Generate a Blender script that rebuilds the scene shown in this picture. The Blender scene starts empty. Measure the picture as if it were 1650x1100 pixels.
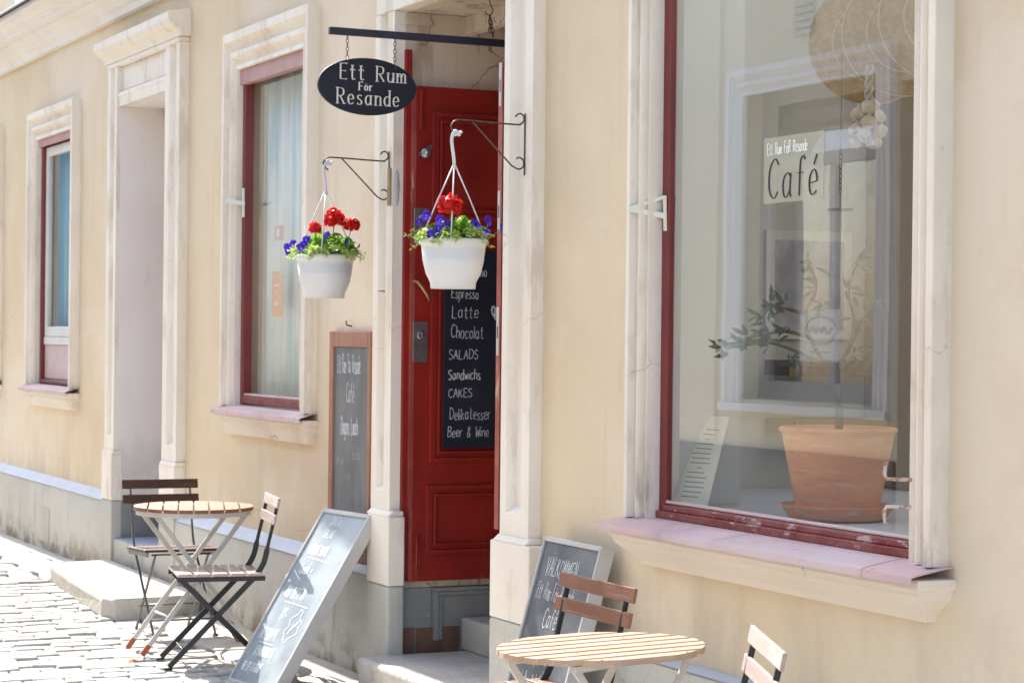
import bpy, bmesh, math, random
from mathutils import Vector, Matrix, Quaternion

random.seed(7)
R = math.radians
scene = bpy.context.scene
COL = scene.collection

# ------------------------------------------------------------------ camera
cam_d = bpy.data.cameras.new("camera")
cam = bpy.data.objects.new("camera", cam_d)
COL.objects.link(cam)
cam_d.sensor_width = 36.0
cam_d.sensor_fit = 'HORIZONTAL'
cam_d.lens = 76.36
cam_d.clip_start = 0.1
cam_d.clip_end = 2000
ax = Vector((0.4293, 0.9031, 0.0110)).normalized()          # image right, in world axes
fw = Vector((-0.9035, 0.4290, -0.0024)).normalized()        # looking along the facade, slightly into it
ax = (ax - fw * ax.dot(fw)).normalized()
up = ax.cross(fw).normalized()
cam.matrix_world = Matrix(((ax.x, up.x, -fw.x, 0.0), (ax.y, up.y, -fw.y, -3.8),
                           (ax.z, up.z, -fw.z, 1.60), (0, 0, 0, 1)))
cam_d.dof.use_dof = True
cam_d.dof.focus_distance = 7.9
cam_d.dof.aperture_fstop = 9.0
scene.camera = cam

# ------------------------------------------------------------------ sky and sun
S = Vector((-0.74, -0.030, 0.672)).normalized()              # towards the sun: along the street, a hair in front of the facade
SUN_EL = math.asin(S.z)
SUN_ROT = math.atan2(S.x, S.y)
world = bpy.data.worlds.new("World")
scene.world = world
world.use_nodes = True
wt = world.node_tree
sky = wt.nodes.new('ShaderNodeTexSky')
sky.sky_type = 'NISHITA'
sky.sun_disc = False
sky.sun_elevation = SUN_EL
sky.sun_rotation = SUN_ROT
sky.air_density = 1.0
sky.dust_density = 1.5
sky.ozone_density = 1.0
wt.links.new(sky.outputs[0], wt.nodes['Background'].inputs['Color'])
wt.nodes['Background'].inputs['Strength'].default_value = 0.15
sun_d = bpy.data.lights.new("sun", 'SUN')
sun_d.energy = 3.6
sun_d.angle = R(0.5)
sun_d.color = (1.0, 0.95, 0.87)
sun = bpy.data.objects.new("sun", sun_d)
COL.objects.link(sun)
sun.rotation_euler = S.to_track_quat('Z', 'Y').to_euler()
vs = scene.view_settings
vs.view_transform = 'Standard'
vs.look = 'None'
vs.exposure = 1.86
vs.gamma = 1.0
vs.use_curve_mapping = False

# ------------------------------------------------------------------ materials
def lerp_node(nt, a, b, fac):
    m = nt.nodes.new('ShaderNodeMix'); m.data_type = 'RGBA'
    for sock, v in ((m.inputs[6], a), (m.inputs[7], b)):
        if isinstance(v, tuple): sock.default_value = (*v, 1)
        else: nt.links.new(v, sock)
    if isinstance(fac, float): m.inputs[0].default_value = fac
    else: nt.links.new(fac, m.inputs[0])
    return m.outputs[2]

def noise(nt, co, scale, detail=4, rough=.55, stretch=None):
    if stretch:
        mp = nt.nodes.new('ShaderNodeMapping'); mp.inputs['Scale'].default_value = stretch
        nt.links.new(co, mp.inputs[0]); co = mp.outputs[0]
    n = nt.nodes.new('ShaderNodeTexNoise')
    n.inputs['Scale'].default_value = scale; n.inputs['Detail'].default_value = detail
    n.inputs['Roughness'].default_value = rough
    nt.links.new(co, n.inputs['Vector'])
    return n.outputs['Fac']

def ramp(nt, src, lo, hi):
    r = nt.nodes.new('ShaderNodeMapRange'); r.interpolation_type = 'SMOOTHSTEP'
    r.inputs[1].default_value = lo; r.inputs[2].default_value = hi
    nt.links.new(src, r.inputs[0]); return r.outputs[0]

def mul(nt, a, b):
    m = nt.nodes.new('ShaderNodeMath'); m.operation = 'MULTIPLY'
    for i, v in enumerate((a, b)):
        if isinstance(v, float): m.inputs[i].default_value = v
        else: nt.links.new(v, m.inputs[i])
    return m.outputs[0]

def mat(name, col, col2=None, scale=3.0, rough=.7, spec=.3, metal=0.0, bump=.15, bscale=60.0, bdist=.004,
        layers=(), cracks=None):
    """layers: (colour, noise scale, threshold lo, hi, stretch or None, amount[, (zlo, zhi) fade])"""
    m = bpy.data.materials.new(name); m.use_nodes = True
    nt = m.node_tree; b = nt.nodes['Principled BSDF']
    tc = nt.nodes.new('ShaderNodeTexCoord'); co = tc.outputs['Object']
    c = col
    if col2: c = lerp_node(nt, col, col2, ramp(nt, noise(nt, co, scale), .35, .65))
    for L in layers:
        f = mul(nt, ramp(nt, noise(nt, co, L[1], 6, .62, L[4]), L[2], L[3]), float(L[5]))
        if len(L) > 6:
            sx = nt.nodes.new('ShaderNodeSeparateXYZ'); nt.links.new(co, sx.inputs[0])
            f = mul(nt, f, ramp(nt, sx.outputs[2], L[6][0], L[6][1]))
        c = lerp_node(nt, c, L[0], f)
    if cracks:                                              # hairline cracks: colour, cell scale, width, patchiness, amount
        mp = nt.nodes.new('ShaderNodeMix'); mp.data_type = 'RGBA'; mp.blend_type = 'ADD'; mp.inputs[0].default_value = .22
        nz = nt.nodes.new('ShaderNodeTexNoise'); nz.inputs['Scale'].default_value = cracks[1] * 1.6; nz.inputs['Detail'].default_value = 5
        nt.links.new(co, nz.inputs['Vector']); nt.links.new(co, mp.inputs[6]); nt.links.new(nz.outputs['Color'], mp.inputs[7])
        vo = nt.nodes.new('ShaderNodeTexVoronoi'); vo.feature = 'DISTANCE_TO_EDGE'; vo.inputs['Scale'].default_value = cracks[1]
        nt.links.new(mp.outputs[2], vo.inputs['Vector'])
        f = mul(nt, ramp(nt, vo.outputs['Distance'], cracks[2], cracks[2] * .3), mul(nt, ramp(nt, noise(nt, co, cracks[1] * .7, 2), cracks[3], cracks[3] + .1), float(cracks[4])))
        c = lerp_node(nt, c, cracks[0], f)
    if isinstance(c, tuple): b.inputs['Base Color'].default_value = (*c, 1)
    else: nt.links.new(c, b.inputs['Base Color'])
    b.inputs['Roughness'].default_value = rough
    b.inputs['Specular IOR Level'].default_value = spec
    b.inputs['Metallic'].default_value = metal
    if bump:
        bn = nt.nodes.new('ShaderNodeBump'); bn.inputs['Strength'].default_value = bump
        bn.inputs['Distance'].default_value = bdist
        nt.links.new(noise(nt, co, bscale, 5, .6), bn.inputs['Height'])
        nt.links.new(bn.outputs[0], b.inputs['Normal'])
    return m

M = {}
def chalkline(name, col, lo, hi):
    m = mat(name, col, None, 6, .95, .1, bump=.0); nt = m.node_tree
    tc = nt.nodes.new('ShaderNodeTexCoord')
    nt.links.new(ramp(nt, noise(nt, tc.outputs['Object'], 260, 3, .7), lo, hi), nt.nodes['Principled BSDF'].inputs['Alpha'])
    return m
M['plaster'] = mat('cream_plaster', (.755, .615, .435), (.70, .545, .37), 1.1, .9, .15, bump=.55, bscale=70, bdist=.005, cracks=((.50, .38, .26), 1.3, .006, .56, .4), layers=(
    ((.80, .685, .54), .55, .46, .60, None, .75), ((.58, .45, .32), 6.0, .56, .78, (1.5, 1.5, .1), .45), ((.68, .53, .38), 2.6, .54, .66, None, .28),
    ((.47, .40, .31), 2.2, .40, .70, (1.6, 1.6, .6), .55, (.95, .50)),
    ((.62, .48, .32), .9, .50, .72, None, .5),
    ((.74, .63, .47), 1.6, .52, .75, (1, 1, .35), .6),
    ((.50, .42, .33), 5.0, .62, .80, (1, 1, .18), .40),
    ((.42, .33, .24), 26.0, .70, .78, None, .35)))
M['trim'] = mat('white_painted_stone', (.86, .78, .68), (.81, .725, .62), 2.2, .75, .25, bump=.5, bscale=30, bdist=.006, cracks=((.42, .37, .32), 3.2, .008, .56, .5), layers=(
    ((.56, .47, .36), 3.0, .55, .78, (1.5, 1.5, .25), .5),
    ((.34, .30, .27), 14.0, .66, .82, (1, 1, .3), .45),
    ((.24, .20, .17), 40.0, .69, .75, None, .75), ((.60, .50, .40), 5.0, .55, .66, (1.4, 1.4, .4), .5)))
M['trim_dirty'] = mat('white_painted_stone_stained', (.86, .775, .67), (.79, .70, .59), 2.2, .75, .25, bump=.5, bscale=30, bdist=.006, cracks=((.40, .35, .31), 3.6, .008, .56, .5), layers=(
    ((.22, .18, .15), 9.0, .46, .70, (1.4, 1.4, .3), .75, (1.38, .92)),
    ((.55, .45, .33), 3.0, .5, .78, (1.5, 1.5, .25), .5),
    ((.24, .20, .17), 38.0, .68, .75, None, .75), ((.60, .50, .40), 5.0, .55, .66, (1.4, 1.4, .4), .5)))
M['sill_stone'] = mat('cream_sill_plaster', (.79, .70, .60), (.75, .66, .555), 1.8, .85, .15, bump=.6, bscale=14, bdist=.012, cracks=((.24, .18, .14), 2.6, .012, .54, .8), layers=(
    ((.60, .46, .32), 1.6, .52, .72, None, .5),
    ((.70, .67, .62), 1.1, .56, .72, None, .6),
    ((.22, .17, .14), 22.0, .71, .76, (1, 1, 3), .75)))
M['plinth'] = mat('grey_plinth_plaster', (.56, .545, .50), (.49, .475, .43), 1.6, .9, .15, bump=.7, bscale=22, bdist=.01, cracks=((.32, .30, .26), 2.0, .006, .54, .5), layers=(
    ((.58, .53, .44), 1.3, .52, .68, None, .7),
    ((.27, .26, .22), 4.0, .56, .78, (1.6, 1.6, .35), .7),
    ((.27, .215, .15), 7.0, .38, .62, None, .9, (.24, .02)),
    ((.56, .54, .38), 9.0, .68, .76, (1, 1, .4), .5)))
M['ledge'] = mat('sky_tinted_ledge', (.50, .55, .62), (.44, .49, .56), 4, .6, .4, bump=.2)  # bluish tone puts the skylight on upward faces into the colour
M['corniche'] = mat('cornice_plaster', (.80, .75, .69), (.76, .70, .62), 1.3, .8, .2, bump=.3, bscale=18, layers=(
    ((.60, .50, .38), 1.0, .5, .75, (1, 1, .3), .5),))
M['reveal'] = mat('pinkish_grey_reveal', (.86, .80, .75), (.82, .755, .705), 1.8, .9, .15, bump=.3, bscale=20, layers=(
    ((.30, .26, .23), 5.0, .60, .78, (1, 1, .3), .6),
    ((.22, .19, .17), 20.0, .68, .74, None, .5),
    ((.50, .46, .43), 3.0, .40, .60, None, .5, (1.1, .6))))
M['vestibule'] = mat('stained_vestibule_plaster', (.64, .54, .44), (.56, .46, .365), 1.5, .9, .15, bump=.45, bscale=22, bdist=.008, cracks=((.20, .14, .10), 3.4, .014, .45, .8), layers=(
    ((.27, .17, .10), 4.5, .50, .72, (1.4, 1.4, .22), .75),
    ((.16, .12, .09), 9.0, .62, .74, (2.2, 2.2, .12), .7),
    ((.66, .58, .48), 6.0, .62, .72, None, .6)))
M['grey_dado'] = mat('grey_painted_dado', (.27, .275, .26), (.23, .24, .23), 4, .7, .3, bump=.3, layers=(
    ((.38, .36, .33), 10.0, .66, .72, None, .6), ((.30, .29, .26), 2.0, .55, .7, (1, 1, .4), .4)))
M['brown_wood'] = mat('worn_brown_base_wood', (.20, .115, .08), (.13, .075, .055), 8, .7, .25, bump=.3, layers=(
    ((.30, .18, .10), 14, .58, .72, (1, 1, .2), .7),))
M['step_stone'] = mat('pale_step_stone', (.54, .51, .45), (.47, .44, .385), 4, .85, .2, bump=.8, bscale=24, bdist=.014, cracks=((.28, .24, .19), 3.0, .008, .54, .6), layers=(
    ((.36, .31, .22), 6, .56, .74, None, .6), ((.25, .22, .17), 22, .68, .76, None, .6)))
M['red'] = mat('dark_red_paint', (.31, .019, .011), (.25, .014, .009), 3, .42, .35, bump=.12, bscale=30, layers=(
    ((.30, .045, .03), 9, .56, .76, (1, 1, .2), .6), ((.12, .012, .010), 2.2, .48, .70, (1, 1, .4), .5), ((.26, .06, .045), 70, .60, .72, (1, 1, .06), .35),
    ((.33, .14, .10), 6, .56, .66, (1.5, 1.5, .5), .55, (.66, .50)),
    ((.55, .33, .22), 55, .735, .76, (1, 1, .45), .85)))
M['red_worn'] = mat('worn_red_edge_paint', (.36, .085, .06), (.26, .045, .035), 6, .5, .4, bump=.3, bscale=40, layers=(
    ((.58, .36, .25), 12, .60, .66, (1, 1, .2), .85), ((.46, .42, .40), 5, .68, .72, (1, 1, .3), .7)))
M['red_frame'] = mat('maroon_frame_paint', (.20, .025, .024), (.165, .02, .02), 5, .4, .5, bump=.3, bscale=50, layers=(
    ((.40, .15, .14), 20, .60, .75, (1, 1, .2), .35),
    ((.07, .02, .025), 46, .66, .72, None, .8)))
M['red_peel'] = mat('peeling_maroon_rail', (.22, .04, .038), (.28, .085, .075), 9, .6, .3, bump=.9, bscale=34, bdist=.008, layers=(
    ((.52, .40, .39), 24, .60, .65, (.35, 1, 1), .85), ((.06, .025, .02), 40, .66, .70, None, .8)))
M['pink_sill'] = mat('faded_pink_sill_metal', (.64, .43, .42), (.58, .41, .41), 2.5, .5, .5, bump=.12, bscale=14, bdist=.006, layers=(
    ((.66, .56, .57), 2.0, .44, .66, (.5, 1, 1), .6), ((.33, .10, .11), 18, .62, .72, None, .7), ((.34, .27, .27), 5, .52, .70, (1.5, .4, 1), .5)))
M['pink_board'] = mat('faded_pink_lintel', (.46, .27, .25), (.40, .23, .22), 4, .6, .3, bump=.3, layers=(
    ((.18, .06, .05), 18, .68, .74, None, .7),))
M['white_paint'] = mat('white_gloss_paint', (.70, .69, .655), (.66, .645, .60), 5, .45, .4, bump=.1)
M['off_white'] = mat('off_white_latch_paint', (.74, .72, .62), None, 5, .45, .4, bump=.1, layers=(((.25, .12, .08), 60, .70, .74, None, .6),))
M['rust_white'] = mat('rusty_white_hook_paint', (.66, .60, .54), (.55, .47, .40), 20, .6, .3, bump=.5, layers=(((.38, .14, .05), 34, .52, .60, None, .9),))
M['black_iron'] = mat('navy_black_iron', (.016, .018, .032), (.022, .024, .04), 9, .5, .45, bump=.15, layers=(((.20, .18, .16), 50, .70, .74, None, .5),))
M['sign_board'] = mat('navy_black_sign_paint', (.012, .013, .024), (.016, .017, .03), 6, .5, .3, bump=.06)
M['letter'] = chalkline('cream_sign_lettering', (.72, .69, .61), .18, .36)
M['wire'] = mat('dark_wire', (.07, .06, .055), (.13, .10, .08), 30, .45, .5, .6, bump=.1)
M['rust_chain'] = mat('rusty_chain', (.10, .06, .045), (.16, .10, .07), 40, .6, .4, .5, bump=.2)
M['pot_white'] = mat('white_plastic', (.74, .735, .735), (.70, .69, .69), 6, .42, .4, bump=.05, layers=(((.50, .45, .38), 9, .60, .80, (1, 1, .4), .45), ((.45, .40, .33), 5, .5, .7, None, .35, (.10, .19))))
M['terracotta'] = mat('terracotta', (.84, .40, .205), (.78, .34, .17), 4, .8, .2, bump=.25, bscale=30, layers=(
    ((.84, .54, .36), 5, .50, .68, (1.6, 1.6, 9), .6), ((.62, .24, .125), 4, .55, .68, (1.2, 1.2, 10), .6), ((.72, .62, .52), 7, .60, .72, None, .5)))
M['soil'] = mat('potting_soil', (.05, .035, .025), (.09, .06, .04), 60, .95, .1, bump=.8, bscale=80)
M['bark'] = mat('olive_bark', (.17, .125, .08), (.11, .085, .06), 30, .9, .1, bump=.5, layers=(((.30, .30, .22), 14, .55, .7, None, .5),))
M['brass'] = mat('aged_brass', (.42, .28, .13), (.34, .23, .11), 20, .4, .5, .8, bump=.1)
M['steel'] = mat('brushed_lock_steel', (.26, .25, .25), (.22, .21, .21), 20, .38, .5, .75, bump=.05)
M['knob_metal'] = mat('worn_knob_metal', (.28, .27, .28), (.40, .38, .38), 30, .25, .5, .85, bump=.2)
M['chair_steel_black'] = mat('black_chair_steel', (.013, .014, .018), (.018, .019, .024), 9, .42, .45, bump=.05)
M['chair_steel_backlit'] = mat('backlit_chair_steel', (.10, .10, .10), (.15, .145, .14), 12, .4, .5, .4, bump=.05)  # black steel again, its backlight put into a paler colour
M['table_steel'] = mat('white_table_steel', (.56, .545, .51), (.50, .485, .455), 8, .45, .4, bump=.1, layers=(((.42, .25, .12), 20, .66, .73, None, .8),))
M['rust_foot'] = mat('rust_orange_foot', (.42, .13, .06), (.36, .11, .05), 20, .6, .3, bump=.1)
def wood(name, a, b, worn, amt=.7, rough=.6, st=(1.2, 26, 26), sc=3.0):
    return mat(name, a, b, 7, rough, .35, bump=.25, bscale=30, bdist=.003, layers=(
        (tuple(x * .72 for x in a), sc, .42, .62, st, .6), (worn, sc * 1.4, .56, .66, st, amt), (worn, 40, .66, .72, None, amt)))
M['wood_dark'] = wood('dark_brown_slat_wood', (.085, .030, .018), (.065, .024, .015), (.20, .11, .08), .5, .45)
M['wood_mid'] = wood('worn_brown_slat_wood', (.31, .15, .10), (.25, .115, .075), (.46, .32, .26), .6, .4)
M['wood_grey'] = wood('weathered_sheen_slat_wood', (.47, .375, .345), (.41, .32, .29), (.66, .60, .57), .7, .32)  # weathered wood, with sun sheen put into the pinkish tone
M['wood_orange'] = wood('orange_table_wood', (.27, .105, .055), (.21, .08, .042), (.52, .38, .30), .5, .5, (1.2, 26, 26))
M['wood_pale'] = wood('pale_table_wood', (.52, .37, .265), (.44, .29, .195), (.62, .52, .43), .5, .4)
M['board_frame_brown'] = wood('reddish_brown_board_frame', (.40, .19, .12), (.34, .155, .10), (.52, .32, .24), .4, .55, (20, 20, 1.5))
M['board_white'] = mat('white_board_frame_paint', (.54, .52, .50), (.49, .47, .45), 4, .55, .3, bump=.15, layers=(((.22, .19, .18), 30, .70, .74, None, .7),))
def chalk(name, a, b, dust, amt):
    return mat(name, a, b, 4, .5, .4, bump=.06, bscale=60, layers=((dust, 2.4, .35, .75, (1.6, 1.6, .7), amt), (dust, 9, .52, .72, (1, 1, .2), amt * .6)))
M['slate_navy'] = chalk('navy_chalkboard', (.008, .012, .026), (.012, .016, .030), (.03, .036, .055), .6)
M['slate_grey'] = chalk('grey_chalkboard', (.11, .113, .115), (.135, .138, .14), (.24, .24, .24), .7)
M['slate_dust_sheen'] = chalk('dusty_sheen_chalkboard', (.22, .26, .29), (.27, .315, .345), (.42, .465, .495), .75)  # chalk dust, plus sky sheen put into the pale blue colour
M['slate_dust2'] = chalk('smeared_chalkboard', (.075, .08, .09), (.10, .105, .118), (.20, .205, .215), .7)
M['chalk'] = chalkline('chalk', (.74, .75, .76), .30, .56)
M['chalk_soft'] = chalkline('faint_chalk', (.50, .51, .52), .38, .66)
M['chalk_pale'] = chalkline('pale_chalk', (.82, .85, .88), .26, .52)
M['street'] = mat('cobble_stone', (.45, .425, .385), (.36, .34, .305), 5, .85, .25, bump=.6, bscale=45, bdist=.008, layers=(
    ((.50, .475, .435), 3, .5, .7, None, .6), ((.20, .20, .17), 18, .64, .74, None, .6)))
M['joint'] = mat('street_joint_sand', (.11, .095, .08), (.17, .145, .12), 14, .95, .1, bump=.6, bscale=60)
M['flag'] = mat('flagstone', (.55, .525, .475), (.47, .45, .405), 2.5, .85, .2, bump=.6, bscale=26, bdist=.01, layers=(
    ((.30, .27, .22), 10, .60, .75, None, .6),))
M['roofing'] = mat('dark_flashing', (.10, .09, .085), (.14, .12, .11), 5, .7, .3)
M['room'] = mat('shop_room_wall', (.60, .585, .525), (.56, .545, .49), 1.5, .9, .1, bump=.1)
M['room_white'] = mat('window_lining_paint', (.62, .62, .58), (.58, .58, .54), 2, .7, .2, bump=.1)
M['display'] = mat('display_shelf_paint', (.74, .74, .73), (.68, .68, .68), 3, .6, .3, bump=.1)
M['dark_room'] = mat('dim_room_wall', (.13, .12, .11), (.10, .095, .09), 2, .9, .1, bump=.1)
M['brown_panel'] = mat('brown_cabinet_wood', (.30, .175, .075), (.25, .14, .06), 4, .5, .3, bump=.2, layers=(((.40, .26, .12), 3, .5, .7, (12, 12, 1), .5),))
M['vine_paint'] = mat('painted_vine_panel', (.20, .125, .05), (.33, .22, .10), 7, .55, .3, bump=.25, layers=(
    ((.09, .06, .03), 11, .50, .56, None, .8), ((.46, .36, .20), 13, .58, .62, None, .7)))
M['shelf_wood'] = wood('dark_shelf_wood', (.10, .05, .03), (.075, .04, .025), (.16, .09, .05), .4)
M['shelf_tan'] = wood('tan_shelf_wood', (.36, .25, .14), (.30, .20, .11), (.42, .32, .2), .4)
M['seagrass'] = mat('woven_seagrass', (.50, .31, .12), (.40, .24, .09), 60, .85, .15, bump=.9, bscale=110, bdist=.006)
M['seagrass_rim'] = mat('woven_seagrass_rim', (.60, .46, .26), (.54, .40, .22), 60, .85, .15, bump=.6, bscale=110)
M['garlic'] = mat('garlic_skin', (.66, .55, .38), (.56, .44, .29), 14, .6, .3, bump=.4, layers=(((.36, .22, .10), 30, .52, .66, (1, 1, .3), .75),))
M['garlic_stem'] = mat('braided_garlic_stem', (.58, .49, .40), (.46, .37, .30), 30, .8, .2, bump=.5)
M['paper'] = mat('cream_paper', (.90, .86, .70), (.88, .84, .67), 3, .8, .2, bump=.03)
M['ink'] = mat('grey_ink', (.30, .29, .26), None, 5, .9, .1, bump=0)
M['dark_ink'] = mat('dark_sticker_ink', (.05, .045, .055), None, 5, .8, .1, bump=0)
M['white_ink'] = mat('white_sticker_ink', (.85, .85, .80), None, 5, .8, .1, bump=0)
M['curtain'] = mat('pale_curtain_cloth', (.84, .83, .76), (.78, .80, .75), 1.6, .9, .1, bump=.1, layers=(((.44, .60, .63), 2.6, .46, .60, (3, 3, .25), .8),))  # teal streaks put the street reflections on the pane into the cloth
M['blue_curtain'] = mat('pale_blue_curtain_cloth', (.24, .38, .43), (.32, .46, .49), 2, .9, .1, bump=.1, layers=(((.42, .50, .40), 3, .5, .66, (3, 3, .6), .6),))  # blue and green tones stand in for reflections on the pane
M['orange_card'] = mat('orange_leaflet', (.80, .36, .16), (.78, .42, .22), 20, .7, .2, bump=0)
M['pale_card'] = mat('pale_leaflet_print', (.80, .66, .52), None, 20, .7, .2, bump=0)
M['pink_card'] = mat('pink_leaflet', (.72, .38, .38), None, 20, .7, .2, bump=0)
M['opp_wall'] = mat('opposite_cream_plaster', (.80, .74, .59), (.76, .70, .55), .8, .9, .15, bump=.2)
M['opp_white'] = mat('opposite_white_surround', (.88, .88, .87), (.85, .85, .84), 2, .8, .2, bump=.1)
M['opp_grey'] = mat('opposite_grey_plaster', (.55, .55, .545), (.51, .51, .505), 2, .8, .2, bump=.1)
M['opp_plinth'] = mat('opposite_plinth_paint', (.15, .165, .19), (.13, .145, .17), 2, .8, .2, bump=.1)
M['opp_lilac'] = mat('mottled_lace_curtain', (.56, .53, .55), (.36, .345, .37), 9, .9, .1, bump=.2)
M['gate_dark'] = mat('dark_gate_paint', (.035, .028, .022), (.05, .04, .03), 5, .6, .3, bump=.2)
M['leaf_litter'] = mat('dry_orange_leaf', (.45, .14, .05), (.38, .12, .05), 40, .8, .2, bump=.2)

def leafmat(name, a, b, trans=.5, sc=25, rough=.45):
    m = bpy.data.materials.new(name); m.use_nodes = True
    nt = m.node_tree; p = nt.nodes['Principled BSDF']
    tc = nt.nodes.new('ShaderNodeTexCoord')
    c = lerp_node(nt, a, b, ramp(nt, noise(nt, tc.outputs['Object'], sc), .38, .62))
    nt.links.new(c, p.inputs['Base Color']); p.inputs['Roughness'].default_value = rough
    t = nt.nodes.new('ShaderNodeBsdfTranslucent'); nt.links.new(c, t.inputs[0])
    mx = nt.nodes.new('ShaderNodeMixShader'); mx.inputs[0].default_value = trans
    nt.links.new(p.outputs[0], mx.inputs[1]); nt.links.new(t.outputs[0], mx.inputs[2])
    nt.links.new(mx.outputs[0], nt.nodes['Material Output'].inputs[0])
    return m
M['leaf'] = leafmat('geranium_leaf', (.22, .40, .035), (.10, .25, .02), .55)
M['leaf_light'] = leafmat('trailing_light_leaf', (.52, .62, .22), (.36, .50, .10), .55)
M['petal_red'] = leafmat('geranium_petal', (.80, .022, .012), (.62, .010, .008), .45, 40)
M['petal_blue'] = leafmat('pansy_petal', (.10, .035, .58), (.055, .018, .36), .45, 60)
M['petal_eye'] = leafmat('pansy_eye', (.75, .6, .1), (.7, .65, .4), .2, 60)
M['olive_leaf'] = leafmat('olive_leaf', (.06, .10, .05), (.12, .16, .10), .2, 14)

def glassmat(name, tint, f0=.08, pw=1.7, wob=.012):
    m = bpy.data.materials.new(name); m.use_nodes = True
    nt = m.node_tree; nt.nodes.remove(nt.nodes['Principled BSDF'])
    tr = nt.nodes.new('ShaderNodeBsdfTransparent'); tr.inputs[0].default_value = (*tint, 1)
    gl = nt.nodes.new('ShaderNodeBsdfGlossy'); gl.inputs['Roughness'].default_value = 0.0
    lw = nt.nodes.new('ShaderNodeLayerWeight'); lw.inputs[0].default_value = .5     # facing: same from either side
    pwn = nt.nodes.new('ShaderNodeMath'); pwn.operation = 'POWER'; pwn.inputs[1].default_value = pw
    nt.links.new(lw.outputs['Facing'], pwn.inputs[0])
    fr = nt.nodes.new('ShaderNodeMath'); fr.operation = 'MULTIPLY_ADD'; fr.inputs[1].default_value = 1 - f0; fr.inputs[2].default_value = f0
    nt.links.new(pwn.outputs[0], fr.inputs[0])
    mx = nt.nodes.new('ShaderNodeMixShader')
    tc = nt.nodes.new('ShaderNodeTexCoord')
    bn = nt.nodes.new('ShaderNodeBump'); bn.inputs['Strength'].default_value = wob; bn.inputs['Distance'].default_value = .1
    nt.links.new(noise(nt, tc.outputs['Object'], 1.6, 1, .4), bn.inputs['Height'])
    nt.links.new(bn.outputs[0], gl.inputs['Normal'])
    nt.links.new(fr.outputs[0], mx.inputs[0]); nt.links.new(tr.outputs[0], mx.inputs[1]); nt.links.new(gl.outputs[0], mx.inputs[2])
    nt.links.new(mx.outputs[0], nt.nodes['Material Output'].inputs[0])
    return m
M['glass'] = glassmat('shop_window_glass', (.99, 1.0, .99), .035, 1.55, .004)
M['old_glass'] = glassmat('old_window_glass', (.98, .99, .985), .04, 3.0, .014)
def filmmat(name, col, fac):
    m = bpy.data.materials.new(name); m.use_nodes = True
    nt = m.node_tree; p = nt.nodes['Principled BSDF']; p.inputs['Base Color'].default_value = (*col, 1); p.inputs['Roughness'].default_value = .6
    p.inputs['Alpha'].default_value = fac
    return m
M['film'] = filmmat('thin_translucent_film', (.62, .60, .46), .42)
M['film_white'] = filmmat('thin_white_film', (.62, .62, .62), .22)

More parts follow.
